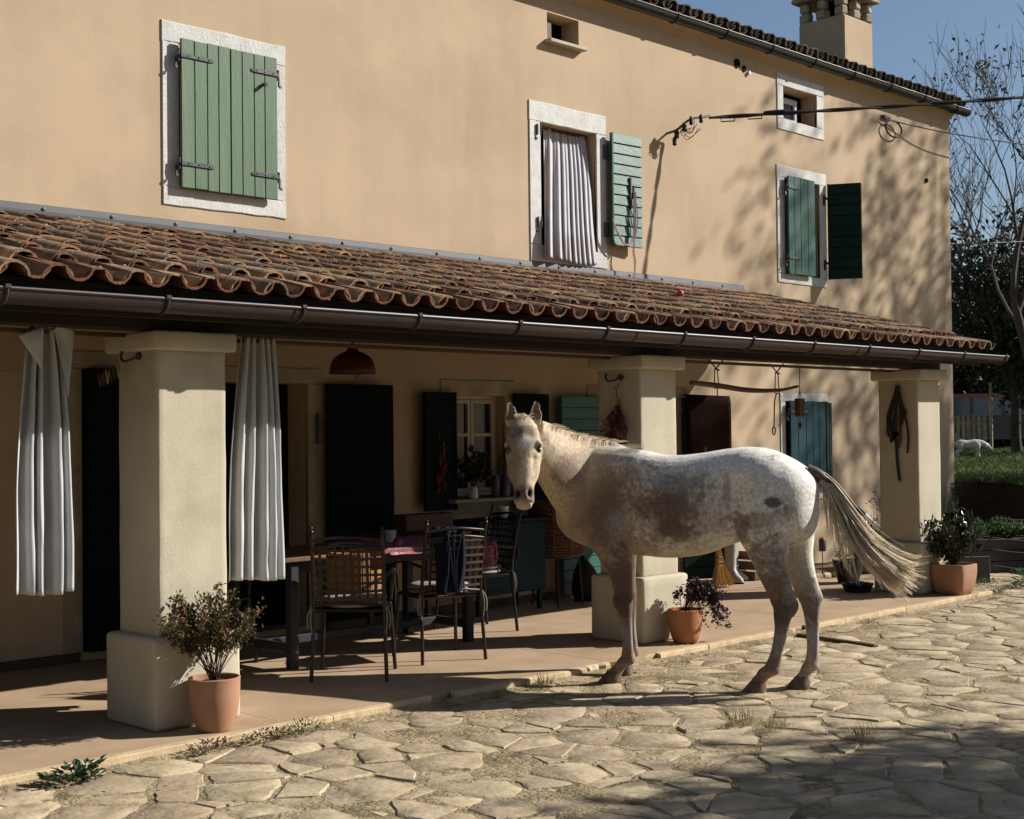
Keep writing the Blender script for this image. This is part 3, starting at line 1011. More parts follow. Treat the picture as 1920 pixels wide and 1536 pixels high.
# lichen crusts on tile lips
lw, ly = MB(), MB()
rr = random.Random(14)
for (d, x, y, row) in tiles:
    if d > 60: continue
    for _ in range(rr.choice((0, 1, 1, 2))):
        a = R(rr.uniform(15, 165))
        rad = .0815
        yy = y + rr.uniform(-.01, .06) if rr.random() < .75 else y + rr.uniform(0, .33)
        c = Vector((x + rad * math.cos(a), yy, pz(yy) + rad * .95 * math.sin(a) + (.012 if row else .002)))
        t = ly if rr.random() < .16 else lw
        s = rr.uniform(.004, .013)
        n = 6
        nr = Vector((math.cos(a), -.1, math.sin(a))).normalized()
        u = nr.orthogonal().normalized(); v = nr.cross(u)
        vs = [c + nr * .004] + [c + (u * math.cos(2 * PI * q / n) + v * math.sin(2 * PI * q / n)) * s * rr.uniform(.6, 1.5) - nr * .004 for q in range(n)]
        t.cur = rr.random()
        t.add(vs, [(0, q + 1, (q + 1) % n + 1) for q in range(n)])
lw.build('grey_lichen', M['lichen_w'], porch, kind='stuff')
ly.build('yellow_lichen', M['lichen'], porch, kind='stuff')

gut = MB()
half_gutter(gut, PX0, 12.66, 6.045, 2.172, .066)
gt = gut.build('gutter', M['gutter'], porch, 40)
for xb in [2.82 + .815 * k for k in range(13)]:
    b = MB()
    b.tube([(xb, 6.045 + .071 * math.cos(a), 2.172 + .071 * math.sin(a)) for a in [PI * .98 + PI * k / 10 for k in range(11)]], .008, 6)
    b.box((xb, 5.977, 2.181), (.030, .026, .020), None, .003)
    b.build('gutter_bracket', M['gutter'], gt)
for xb in (4.40, 7.2, 10.0):
    b = MB()
    b.tube([(xb + q, 6.045 + .0685 * math.cos(a), 2.172 + .0685 * math.sin(a)) for q in (0,) for a in [PI + PI * k / 10 for k in range(11)]], .004, 4)
    b.build('gutter_joint', M['gutter'], gt)
fl = MB()
fl.add([(x, y, z) for x in (PX0, 12.23) for (y, z) in ((YW - .002, 3.045), (YW - .012, 3.04), (YW - .016, 3.0), (YW - .05, 2.975), (YW - .05, 2.968))],
       [(k, k + 1, 6 + k, 5 + k) for k in range(4)])
fo = fl.build('flashing', M['flash'], porch)
for k in range(17):
    xk = 4.35 + .5 * k
    if xk > 12.2: break
    b = MB(); b.lathe([(.014, 0), (.013, .006), (.004, .009)], 8)
    o = b.build('screw_washer', M['flash'], fo)
    o.location = (xk, YW - .0155, 3.015); o.rotation_euler = (R(90), 0, 0)

# red ball caught on the tiles
ball = MB(); ball.lathe([(.001, -.035), (.02, -.029), (.033, -.01), (.033, .01), (.02, .029), (.001, .035)], 14)
o = tag(ball.build('red_cap', M['rubberred'], None, 60), 'small red cap lying on the porch tiles near the wall', 'cap')
o.location = (9.42, 7.35, pz(7.35) + .10)

# =================================================================== PILLARS
def soft_box(name, c, s, bev, parent, seed, amp=.003):
    """hand plastered block: rounded, slightly wavy faces and edges"""
    bm = bmesh.new()
    bmesh.ops.create_cube(bm, size=1.0)
    for v in bm.verts: v.co = Vector((v.co.x * s[0], v.co.y * s[1], v.co.z * s[2]))
    bmesh.ops.bevel(bm, geom=bm.edges[:], offset=bev, segments=2, affect='EDGES', profile=.5)
    bmesh.ops.subdivide_edges(bm, edges=[e for e in bm.edges if e.calc_length() > .12], cuts=int(min(14, max(5, max(s) / .07))), use_grid_fill=True)
    for v in bm.verts:
        q = v.co * 7 + Vector((seed * 3.1, 0, seed))
        q2 = v.co * 26 + Vector((seed, 2, 0))
        v.co += Vector((noise.noise(q), noise.noise(q + Vector((9, 0, 0))), .4 * noise.noise(q + Vector((0, 9, 0))))) * amp + Vector((noise.noise(q2), noise.noise(q2 + Vector((5, 0, 0))), 0)) * amp * .45
        v.co += Vector(c)
    me = D.meshes.new(name); bm.to_mesh(me); bm.free()
    me.shade_smooth(); me.materials.append(M['cream'])
    return link(name, me, parent)
def pillar(cx, label):
    p = empty('pillar', (cx, 6.56, 0), label=label, cat='pillar', group='cream plastered pillars carrying the porch roof')
    rr = random.Random(int(cx * 10))
    soft_box('plinth', (0, -.01, .235), (.52, .50, .47), .022, p, cx)
    soft_box('shaft', (.01, 0, 1.21), (.415, .40, 1.49), .013, p, cx + 5)
    soft_box('capital', (0, -.005, 1.998), (.50, .52, .10), .016, p, cx + 9, .004)
    return p
p1 = pillar(4.0, 'nearest cream pillar between the two grey curtains')
p2 = pillar(7.875, 'middle cream pillar behind the horse with dried peppers on its side')
p3 = pillar(11.82, 'far cream pillar with the black bridle hanging on its side')

# =================================================================== CURTAINS
def hang_curtain(name, cx, y, zt, zb, wt, wb, folds, label, seed, amp=.045, m=M['cloth'], flare=0., skew=0.):
    rr = random.Random(seed)
    nk = folds * 2 + 1
    xs = [0.0]
    for _ in range(nk): xs.append(xs[-1] + rr.uniform(.45, 1.6))
    xs = [q / xs[-1] for q in xs]
    am = [rr.uniform(.45, 1.25) for _ in range(nk + 1)]
    sh = [rr.uniform(-.5, .5) for _ in range(nk + 1)]
    def fn(u, v):
        w = wt + (wb - wt) * (1 - (1 - v) ** 2.2)
        uu = min(.9999, max(0, u + .02 * math.sin(3.1 * v + 5 * u + seed) * v * (1 - u) * u * 4))
        k = next(i for i in range(nk) if xs[i] <= uu < xs[i + 1] or i == nk - 1)
        t = (uu - xs[k]) / (xs[k + 1] - xs[k])
        s0 = 1 if k % 2 else -1
        a = amp * (.40 + .60 * min(1, v * 2.6))
        y0, y1 = s0 * am[k], -s0 * am[k + 1]
        c = (1 - math.cos(PI * t)) / 2
        fold = y0 * (1 - c) + y1 * c
        lean = (sh[k] * (1 - t) + sh[k + 1] * t) * .05 * v * (1 - v) * 2
        wr = noise.noise(Vector((u * 7 + seed, v * 3.0, 1))) * .012 + noise.noise(Vector((u * 16, v * 7 + seed, 3))) * .004
        xx = cx + (uu - .5) * w + .11 * w / folds * math.sin(2 * PI * t) * s0 + skew * v + lean
        zz = zt + (zb - zt) * v + .010 * math.sin(5 * u + seed) * v + .006 * fold / amp * 0
        return (xx, y + a * fold + wr * (.4 + v), zz)
    mb = MB()
    mb.grid(fn, folds * 18, 60)
    root = empty(name, (cx, y, zb), label=label, cat='curtain', group='grey linen curtains tied back at the porch')
    o = mb.build('cloth', m, root, 179)
    o.location = (-cx, -y, -zb)
    sol = o.modifiers.new('thick', 'SOLIDIFY'); sol.thickness = .0025
    return root, o
cl, _ = hang_curtain('curtain', 3.305, 6.60, 2.09, .725, .18, .34, 4, 'grey curtain at the left edge, knotted at the top with a loose flap', 2)
cr, _ = hang_curtain('curtain', 4.58, 6.58, 2.06, .69, .24, .40, 5, 'grey curtain just right of the nearest pillar', 7, skew=-.02)
# loose triangular flaps of the left curtain
mb = MB()
def flap(u, v):
    a = Vector((-.02, -.04, 1.34)); b = Vector((-.155, -.035, 1.285)); c = Vector((-.045, -.065, 1.115))
    p = a * (1 - u) + (b * (1 - v) + c * v) * u
    return p + Vector((0, -.012 * math.sin(PI * u) * (1 + math.sin(4 * v)), 0))
mb.grid(flap, 10, 12)
def flap2(u, v):
    a = Vector((.03, -.03, 1.35)); b = Vector((.16, -.01, 1.33)); c = Vector((.10, -.055, .98))
    p = a * (1 - u) + (b * (1 - v) + c * v) * u
    return p + Vector((0, -.02 * math.sin(PI * u) * math.cos(5 * v), 0))
mb.grid(flap2, 10, 14)
o = mb.build('curtain_flap', M['cloth'], cl, 179)
sol = o.modifiers.new('thick', 'SOLIDIFY'); sol.thickness = .0025
mb = MB(); mb.tube(catmull([(-.03, -.055, 1.33), (.0, -.07, 1.315), (.03, -.055, 1.33)], 8), .006, 6)
mb.build('tie_cord', M['rope'], cl)

# window curtain blowing out over the sill
def wc(u, v):
    w = .57 + .17 * v + .012 * math.sin(6 * v)
    uu = u + .015 * math.sin(9 * u + 2 * v)
    x = w * uu
    q = math.sin(2 * PI * (5.2 * uu + 1.1 * uu * uu) + 1.6 * math.sin(2.2 * v) * uu + .8 * v) * (.55 + .45 * math.sin(5 * uu + 1)) + .45 * math.sin(2 * PI * 11 * uu + 3 * v)
    amp = .010 + .024 * v
    out = .10 - .145 * min(1, v / .80) ** 1.3 if v < .80 else -.045
    y = YW + out + amp * math.copysign(abs(q) ** .8, q) + .02 * math.sin(3.1 * u + 5 * v)
    y = min(y, YW + .14)
    if v > .82: y = min(y, YW - .022)
    x += 9.17 + 1.09 * (y - YW)
    z = 4.305 - 1.235 * v + .012 * math.sin(7 * u) * v
    return (x, y, z)
mb = MB(); mb.grid(wc, 110, 50)
root = empty('window_curtain', (9.5, YW - .1, 3.06), label='pale lilac curtain hanging out of the middle upper window', cat='curtain')
o = mb.build('cloth', M['cloth_lilac'], root, 179); o.location = (-9.5, -(YW - .1), -3.06)
sol = o.modifiers.new('thick', 'SOLIDIFY'); sol.thickness = .002
mb = MB(); mb.tube([(9.12, YW + .11, 4.295), (9.90, YW + .11, 4.295)], .008, 8)
o = mb.build('curtain_rod', M['iron'], root); o.location = (-9.5, -(YW - .1), -3.06)

# pink cords hooked on the open shutter of that window
root = empty('cord_bundle', (10.28, 8.6, 3.3), label='bundle of pale pink cords looped over the open shutter', cat='cord')
rr = random.Random(6)
for k in range(6):
    mb = MB()
    a, b = rr.uniform(-.02, .02), rr.uniform(-.03, .03)
    if k < 4:
        pts = [(.04 + a, -.02, .50), (.02 + a, -.03, .25), (-.02 + b, -.03, .04 + rr.uniform(-.03, .03)), (-.12 + b, -.02, -.02), (-.24 + b, -.02, .10), (-.27, 0, .20 + rr.uniform(-.03, .03))]
    else:
        pts = [(.03 + a, -.02, .50), (.05 + a, -.03, .20), (0 + b, -.03, -.05), (.02 + b, -.03, -.18), (-.04 + b, -.06, -.27 - .03 * k)]
    mb.tube(catmull(pts, 22), .0045, 5)
    mb.build('cord', M['pinkrope'], root)
mb = MB(); mb.box((.045, .005, .50), (.03, .03, .10), None, .004); mb.box((.0, .0, .49), (.03, .02, .30), None, .004)
mb.build('cord_hook', M['iron'], root)

# =================================================================== PLANTS
def pot_round(name, x, y, prof, m, label, soil_r, soil_z, sq=None, n=36):
    root = empty(name, (x, y, 0), label=label, cat='plant pot')
    mb = MB(); mb.lathe(prof, n, sq=sq, wob=.006 if not sq else 0)
    mb.build('pot_body', m, root, 50)
    mb = MB(); mb.lathe([(soil_r * .1, soil_z - .02), (soil_r, soil_z - .008), (soil_r * .55, soil_z + .006), (.002, soil_z + .01)], 20, sq=sq)
    mb.build('potting_soil', M['soil'], root, 60)
    return root

def stems_plant(name, base, tips, m_leaf, label, seed, cat='plant', leaf=(.024, .013), per=60, spread=.03, stem_r=.0028, leaf_from=.45, droop=0., upness=.4, leafname='foliage'):
    """stems from base to tips, each carrying leaves over its outer part"""
    rr = random.Random(seed)
    root = empty(name, base, label=label, cat=cat)
    st, lf = MB(), MB()
    for tip in tips:
        t = Vector(tip)
        mid = t * .5 + Vector((rr.uniform(-.02, .02), rr.uniform(-.02, .02), .03 + (.10 if droop else 0)))
        pts = catmull([(rr.uniform(-.02, .02), rr.uniform(-.02, .02), 0), mid, t], 9)
        st.tube(pts, [stem_r * (1 - .7 * k / 8) for k in range(9)], 5)
        subs = [pts]
        for _ in range(3):
            k = rr.randint(4, 7)
            p0 = Vector(pts[k])
            p1 = p0 + (t - mid).normalized() * rr.uniform(.04, .10) + Vector((rr.uniform(-.05, .05), rr.uniform(-.05, .05), rr.uniform(-.01, .05) - droop * .05))
            sp = catmull([p0, (p0 + p1) / 2 + Vector((0, 0, .008)), p1], 5)
            st.tube(sp, stem_r * .45, 4)
            subs.append(sp)
        for _ in range(per):
            s = rr.choice(subs + [pts])
            n = len(s)
            lo = leaf_from if n == 9 else .2
            u = rr.uniform(lo, 1.0) * (n - 1)
            i = min(int(u), n - 2)
            p = Vector(s[i]) * (1 - (u - i)) + Vector(s[i + 1]) * (u - i)
            p += Vector((rr.gauss(0, spread), rr.gauss(0, spread), rr.gauss(0, spread))) * .4
            d = Vector((rr.uniform(-1, 1), rr.uniform(-1, 1), rr.uniform(-.5, 1) * 1 + upness - droop))
            lf.cur = rr.random()
            lf.leaf(p, d, (rr.uniform(-1, 1), rr.uniform(-1, 1), 1.2), leaf[0] * rr.uniform(.6, 1.25), leaf[1] * rr.uniform(.7, 1.2))
    st.build('stems', M['twig'], root, 60)
    lf.build(leafname, m_leaf, root, kind='stuff')
    return root

# nearest pot
pot_round('plant_pot', 3.995, 6.15, [(.075, 0), (.088, .004), (.105, .05), (.122, .12), (.129, .19), (.130, .255), (.132, .268), (.124, .272), (.118, .268), (.116, .235)], M['pot'],
          'tall pale terracotta pot with olive shrub at the nearest pillar', .116, .245)
rr = random.Random(31)
tips = []
for k in range(34):
    a = rr.uniform(0, 2 * PI)
    rad = .27 * math.sqrt(rr.uniform(.05, 1))
    h = .40 - .55 * rad + rr.uniform(-.06, .06)
    tips.append((rad * math.cos(a) * 1.0 - .02, rad * math.sin(a) * .8 + .02, h))
tips += [(-.13, .12, .44), (-.16, .15, .40), (.02, .0, .45), (.05, -.02, .42), (.15, -.13, .28), (.18, -.12, .24)]
stems_plant('potted_shrub', (3.995, 6.15, .25), tips, M['leaf_olive'], 'wispy olive brown shrub growing from the nearest pot', 32, 'shrub', per=96, spread=.036, leaf=(.027, .016))

pot_round('plant_pot', 7.905, 6.16, [(.07, 0), (.082, .004), (.102, .05), (.117, .12), (.121, .18), (.121, .225), (.123, .236), (.116, .240), (.110, .236), (.108, .21)], M['pot2'],
          'small orange terracotta pot with drooping purple plant at the middle pillar', .108, .215)
rr = random.Random(33)
tips = []
for k in range(20):
    u = rr.uniform(0, 1)
    tips.append((.05 + .20 * u + rr.uniform(-.04, .04), -.04 - .15 * u + rr.uniform(-.05, .05), .13 + .05 * math.sin(PI * u) - .24 * u * u + rr.uniform(-.05, .05)))
tips += [(-.06, .03, .05), (-.02, -.06, .10), (.10, -.10, -.05), (.16, -.20, -.12), (.20, -.16, -.05)]
stems_plant('trailing_plant', (7.905, 6.16, .22), tips, M['leaf_purple'], 'dark purple leafy plant trailing to the right out of the small pot', 34, per=62, leaf=(.032, .024), leaf_from=.3, droop=.35, spread=.035)

root = pot_round('plant_pot', 11.83, 6.14, [(.115, 0), (.125, .006), (.145, .06), (.160, .14), (.166, .20), (.166, .262), (.163, .272), (.148, .272), (.146, .25)], M['pot'],
                 'square terracotta planter with laurel bush at the far pillar', .146, .255, sq=7, n=48)
rr = random.Random(35)
tips = []
for k in range(46):
    a = rr.uniform(0, 2 * PI); rad = .27 * math.sqrt(rr.random())
    tips.append((rad * math.cos(a), rad * math.sin(a), .41 - .55 * rad + rr.uniform(-.16, .08)))
tips += [(-.06, .05, .44), (.0, .03, .48), (.02, -.05, .42)]
stems_plant('laurel_bush', (11.83, 6.14, .25), tips, M['leaf_bay'], 'dense glossy laurel bush in the square planter', 36, 'bush', per=40, leaf=(.066, .028), leaf_from=.2, spread=.04, upness=.9, stem_r=.003)

# plants and pots behind the far pillar
pot_round('flower_pot', 12.02, 7.35, [(.09, 0), (.10, .005), (.13, .12), (.15, .20), (.152, .225), (.14, .228), (.13, .2)], M['plastic'], 'black plastic flower pot behind the horse tail', .13, .205)
stems_plant('potted_seedlings', (12.02, 7.35, .2), [(-.13, .03, .06), (-.10, -.05, .07), (-.05, .06, .08), (.05, 0, .07)], M['leaf_green'], 'bright green seedlings in the black flower pot', 38, per=24, leaf=(.035, .022), leaf_from=.3)
pot_round('feeding_bowl', 11.44, 6.90, [(.11, 0), (.12, .003), (.135, .045), (.148, .066), (.155, .072), (.150, .076), (.138, .066), (.125, .03)], M['plastic'], 'low dark feeding bowl on the terrace under the horse tail', .12, .03)
mb = MB(); mb.lathe([(.03, .035), (.07, .045), (.078, .075), (.072, .078), (.06, .055), (.001, .052)], 20)
o = tag(mb.build('blue_dish', M['bluewater'], None, 60), 'small blue dish standing in the dark feeding bowl', 'dish'); o.location = (11.44, 6.90, .012)
big = pot_round('plant_pot', 13.55, 7.95, [(.15, 0), (.17, .02), (.22, .16), (.24, .30), (.245, .34), (.23, .34), (.22, .30)], M['dark'], 'dark round pot with spiny plant behind the far pillar', .22, .31)
big.location.z = GZ
rr = random.Random(40)
tips = [(rr.uniform(-.25, .25), rr.uniform(-.2, .2), rr.uniform(.05, .30)) for _ in range(22)] + [(.15, .0, .50), (.10, .05, .55), (.2, .05, .45)]
stems_plant('spiny_plant', (13.55, 7.95, .28), tips, M['leaf_bay'], 'spiny dark plant in the pot behind the far pillar', 41, per=30, leaf=(.055, .012), leaf_from=.15, spread=.05, upness=.2)
mb = MB(); mb.tube([(0, 0, 0), (.30, -.04, -.20)], [.026, .024], 10)
root = empty('walking_stick', (13.24, 7.90, .60), label='pale stick with a dark handle leaning over the dark pot', cat='stick')
mb.build('shaft', M['upvc'], root, 60)
mb = MB(); mb.tube([(-.09, .012, .06), (-.07, .009, .048), (.005, 0, -.003)], [.022, .029, .027], 10); mb.build('handle', M['rubberred'] if False else M['leather'], root, 60)

# strip of soil with stones along the wall beyond the terrace
mb = MB()
rr = random.Random(44)
def bedf(u, v):
    x = 12.3 + 3.9 * u
    y = 8.02 + .68 * v
    return (x, y, GZ - .012 + (.055 + .03 * noise.noise(Vector((x * 3, y * 3, 0)))) * min(1, v * 5))
mb.grid(bedf, 60, 10)
tag(mb.build('flower_bed', M['dirt'], None, 179), 'bare soil bed along the foot of the house wall', kind='structure')
for k in range(16):
    x = 12.45 + k * .22
    s = MB(); s.box((0, 0, 0), (rr.uniform(.14, .21), rr.uniform(.06, .10), rr.uniform(.05, .08)), rotm(rr.uniform(-.1, .1), rr.uniform(-.1, .1), rr.uniform(-.2, .2)), .02)
    o = tag(s.build('bed_stone', M['old_stone']), 'rough stone edging the soil bed by the house wall', 'stone', 'stones edging the soil bed')
    o.location = (x, 8.02 + rr.uniform(-.03, .03), GZ + .02)

lan = empty('garden_lantern', (12.62, 8.02, GZ), label='blue grey lantern on a thin stake beside the soil bed', cat='lantern')
mb = MB(); mb.tube([(0, 0, 0), (0, 0, .29)], .006, 6); mb.build('stake', M['iron'], lan)
mb = MB(); mb.lathe([(.035, .28), (.038, .285), (.038, .40), (.034, .405)], 16); mb.build('lantern_body', M['bluegrey'], lan, 40)
mb = MB(); mb.lathe([(.03, .40), (.028, .425), (.004, .432)], 12); mb.build('candle', M['orange'], lan, 60)

def weed(x, y, z, rad, n, m, label, seed, leaf=(.035, .018), h=.06, tall=0, name='weed'):
    rr = random.Random(seed)
    lf = MB()
    for _ in range(n):
        a = rr.uniform(0, 2 * PI); q = rad * math.sqrt(rr.random())
        lf.cur = rr.random()
        lf.leaf((q * math.cos(a) * 1.4, q * math.sin(a) * .55, rr.uniform(0, h)), (math.cos(a), math.sin(a), rr.uniform(.1, 1.2)), (0, 0, 1), leaf[0] * rr.uniform(.6, 1.3), leaf[1] * rr.uniform(.6, 1.3))
    for _ in range(tall):
        a = rr.uniform(0, 2 * PI); q = rad * rr.random()
        p = Vector((q * math.cos(a) * 1.3, q * math.sin(a) * .5, 0))
        lf.leaf(p, (rr.uniform(-.4, .4), rr.uniform(-.4, .4), 1), (1, 0, 0), rr.uniform(.05, .11), .004)
    o = tag(lf.build(name, m), label, 'weed')
    o.location = (x, y, z)
    return o
weed(3.06, 5.86, GZ, .10, 130, M['leaf_weed'], 'grey green leafy weed at the left corner of the terrace foot', 51, (.045, .03), .07)
weed(3.80, 5.90, GZ, .09, 170, M['leaf_redweed'], 'reddish weed below the nearest pot at the terrace foot', 52, (.022, .012), .05)
weed(4.12, 5.91, GZ, .09, 150, M['leaf_olive'], 'yellow green weed right of the reddish one at the terrace foot', 53, (.024, .013), .05)
weed(4.36, 5.90, GZ, .09, 150, M['leaf_weed'], 'green grassy weed ending the row at the terrace foot', 54, (.028, .010), .06, 26)
weed(6.15, 5.90, GZ, .07, 90, M['leaf_dry'], 'dry grass tuft at the terrace edge left of the front hooves', 55, (.03, .006), .03, 30)
weed(9.9, 5.88, GZ, .06, 50, M['leaf_weed'], 'tiny green weed at the terrace edge below the far pillar', 56, (.02, .01), .03)
weed(12.38, 6.0, GZ, .10, 80, M['leaf_weed'], 'low grey green weed at the right corner of the terrace', 57, (.03, .012), .04)
weed(12.0, 7.74, GZ, .22, 90, M['leaf_olive'], 'sparse low weeds at the back edge of the terrace', 58, (.028, .016), .06)
for k, (x, y, s) in enumerate(((6.05, 4.37, .09), (6.02, 4.16, .11), (6.16, 3.72, .10))):
    weed(x, y, GZ - .004, s, 260, M['leaf_dry'], ('dry grass tuft in the paving, farthest of the three', 'dry grass tuft in the paving, middle of the three', 'dry grass tuft in the paving at the edge of the tree shade')[k], 60 + k, (.026, .003), .012, 40, 'grass_tuft')
# crumbs and small litter in the joints
rr = random.Random(70)
mb = MB()
for _ in range(1400):
    x, y = rr.uniform(2.3, 13.5), rr.uniform(1.5, 5.96)
    if rr.random() < .30: y = 5.96 - abs(rr.gauss(0, .12))
    s = rr.uniform(.003, .010)
    mb.cur = rr.random()
    c = Vector((x, y, GZ + .001))
    vs = [c + Vector((rr.uniform(-s, s), rr.uniform(-s, s), 0)) for _ in range(3)] + [c + Vector((0, 0, s * .9))]
    mb.add(vs, [(0, 1, 3), (1, 2, 3), (2, 0, 3)])
tag(mb.build('gravel_crumbs', M['flag']), 'fine gravel crumbs scattered over the paving', kind='stuff')
mb = MB()
for _ in range(160):
    x, y = rr.uniform(2.5, 13), rr.uniform(2, 5.95)
    mb.cur = rr.random()
    mb.leaf((x, y, GZ + .012), (rr.uniform(-1, 1), rr.uniform(-1, 1), .1), (0, 0, 1), rr.uniform(.015, .035), rr.uniform(.008, .02))
tag(mb.build('fallen_leaves', M['wood_dark']), 'dry brown leaves fallen on the paving', kind='stuff')
# earth fillet between paving and terrace edge
mb = MB()
def fil(u, v):
    x = 1.0 + 11.3 * u
    n1 = noise.noise(Vector((x * 2.2, 1, 0))); n2 = noise.noise(Vector((x * 9, v * 3, 4)))
    return (x, 6.0 - .10 * v * (1 + .5 * n1), GZ - .004 + (.018 + .010 * n1) * (1 - v) + .006 * n2)
mb.grid(fil, 220, 5)
tag(mb.build('earth_fillet', M['joint'], None, 179), 'dusty earth gathered along the terrace foot', kind='structure')

# =================================================================== PORCH FURNITURE
def make_chair(loc, rz, label, cushion=True):
    t = empty('metal_chair', (loc[0], loc[1], 0), rz, label, 'chair', 'dark metal lattice back chairs round the porch table')
    m = M['chair']
    W2 = .215
    for s in (-1, 1):
        mb = MB()
        mb.tube(catmull([(s * (W2 + .015), -.235, 0), (s * W2, -.20, .44), (s * W2, -.235, .70), (s * W2, -.285, .90)], 14), .0125, 8)
        mb.lathe([(.002, -.014), (.012, -.010), (.016, 0), (.012, .010), (.006, .015), (.010, .022), (.010, .030), (.002, .036)], 10, (s * W2, -.288, .912))
        mb.build('back_leg', m, t, 60)
        mb = MB()
        mb.tube([(s * (W2 + .02), .23, 0), (s * (W2 - .005), .185, .43)], .0125, 8)
        mb.build('leg', m, t, 60)
        mb = MB()
        mb.tube(catmull([(s * W2, -.225, .63), (s * (W2 + .03), -.05, .655), (s * (W2 + .035), .12, .645), (s * (W2 + .02), .17, .60), (s * W2, .18, .45)], 16), .011, 7)
        mb.build('armrest', m, t, 60)
    mb = MB()
    pts = [(W2, .17, .43), (W2, -.19, .43), (-W2, -.19, .43), (-W2, .17, .43), (-W2 * .7, .22, .43), (W2 * .7, .22, .43), (W2, .17, .43)]
    mb.tube(pts, .011, 7)
    mb.build('seat_frame', m, t, 60)
    mb = MB(); mb.box((0, .0, .43), (.41, .40, .008), None, .003); mb.build('seat', m, t)
    for (z, y, b) in ((.875, -.277, .03), (.825, -.265, .03), (.47, -.20, .03)):
        mb = MB(); mb.tube(catmull([(-W2, y, z - .012), (0, y - b, z + .008), (W2, y, z - .012)], 12), .010, 7)
        mb.build('back_rail', m, t, 60)
    for k in range(8):
        x = -W2 + 2 * W2 * (k + 1) / 9
        bow = .03 * (1 - (x / W2) ** 2)
        mb = MB(); mb.grid(lambda u, v: (x - .009 + .018 * u, -.20 - bow - (.065 * v), .47 + .35 * v), 2, 5)
        mb.build('back_slat', M['cane'], t)
    for k in range(7):
        z = .50 + .30 * k / 6
        mb = MB()
        mb.grid(lambda u, v: (-W2 + 2 * W2 * u, -.204 - .03 * (1 - (2 * u - 1) ** 2) - .065 * ((z - .47) / .35), z - .008 + .016 * v), 9, 2)
        mb.build('back_slat', M['cane'], t)
    if cushion:
        c = MB()
        for k in range(2):
            c.rings([[(q * math.cos(a) * (abs(math.cos(a)) ** -.0) , q2 * math.sin(a), zz) for a in [2 * PI * j / 28 for j in range(28)]] for (q, q2, zz) in
                     [(.05, .05, .438 + .034 * k), (.185, .18, .440 + .034 * k), (.208, .20, .450 + .034 * k), (.205, .20, .462 + .034 * k), (.17, .165, .472 + .034 * k), (.05, .05, .474 + .034 * k)]])
        co = c.build('seat_cushion', M['cushion'], t, 179)
        for s in (-1, 1):
            mb = MB()
            for k in range(2):
                mb.tube(catmull([(s * .19, -.17, .455), (s * (.222 + .01 * k), -.205, .45), (s * (.235 + .02 * k), -.215, .38), (s * (.225 + .02 * k), -.22, .29 + .03 * k)], 8), .0045, 5)
            mb.build('tie', M['cushion'], co)
    return t
make_chair((5.485, 6.88), R(-46), 'dark lattice chair holding a wooden tub, its back to the yard')
make_chair((6.31, 7.0), R(-17), 'dark lattice chair with a navy garment over its back')
make_chair((7.37, 7.76), R(76), 'dark chair at the right end of the pink cloth table')
make_chair((5.10, 7.95), R(-80), 'dark chair in deep shade at the left end of the table')

tb = empty('dining_table', (6.15, 7.70, 0), label='long dark legged wooden table half covered by a pink cloth', cat='table')
for k in range(5):
    mb = MB(); mb.box((0, -.32 + .16 * k, .705), (1.86, .155, .03), None, .004); mb.build('plank', M['tabletop'], tb)
mb = MB(); mb.box((0, 0, .65), (1.62, .62, .07), None, .004); mb.build('apron', M['tableleg'], tb)
for sx in (-1, 1):
    for sy in (-1, 1):
        mb = MB(); mb.box((sx * .775, sy * .33, .345), (.065, .065, .69), None, .006); mb.build('leg', M['tableleg'], tb)
    mb = MB(); mb.box((sx * .775, 0, .13), (.04, .60, .06), None, .004); mb.build('stretcher', M['tableleg'], tb)
mb = MB(); mb.box((0, 0, .13), (1.50, .04, .055), None, .004); mb.build('stretcher', M['tableleg'], tb)

mb = MB()
def tc(u, v):
    x = -.02 + 1.02 * u
    y = -.44 + .86 * v
    z = .724
    if x > .94: z -= (x - .94) * 2.4; x = .94 + (x - .94) * .12
    if y < -.41: z -= .04
    return (x, y + .006 * math.sin(14 * u), z + .002 * math.sin(22 * u + 9 * v))
mb.grid(tc, 48, 30)
def tc2(u, v):
    return (.955 + .02 * math.sin(PI * v) + .012 * math.sin(9 * u) * v, -.44 + .80 * u, .722 - .19 * v)
mb.grid(tc2, 30, 8)
o = tag(mb.build('tablecloth', M['pink'], None, 179), 'pink flowered cloth hanging over the right end of the table', 'tablecloth')
o.location = (6.15, 7.70, 0)
sol = o.modifiers.new('thick', 'SOLIDIFY'); sol.thickness = .0025
mb = MB(); mb.lathe([(.03, 0), (.06, .004), (.11, .022), (.115, .026), (.108, .026), (.06, .012), (.002, .010)], 28)
o = tag(mb.build('plate', M['white'], None, 50), 'shallow white plate on the bare end of the table', 'plate'); o.location = (6.02, 7.62, .721)
mb = MB(); mb.lathe([(.028, 0), (.034, .003), (.042, .08), (.043, .085), (.039, .085), (.034, .02), (.002, .012)], 24)
o = tag(mb.build('cup', M['white'], None, 50), 'white cup standing on the table behind the lattice chairs', 'cup'); o.location = (6.50, 7.72, .727)
mb = MB(); mb.lathe([(.002, -.033), (.02, -.029), (.036, -.008), (.034, .012), (.018, .028), (.004, .036), (.003, .046)], 18)
o = tag(mb.build('onion', M['purple'], None, 60), 'purple onion at the front corner of the pink cloth', 'onion'); o.location = (6.26, 7.36, .760)
tub = empty('wooden_tub', (5.60, 6.99, .478), label='slatted wooden tub standing on the nearest chair', cat='tub')
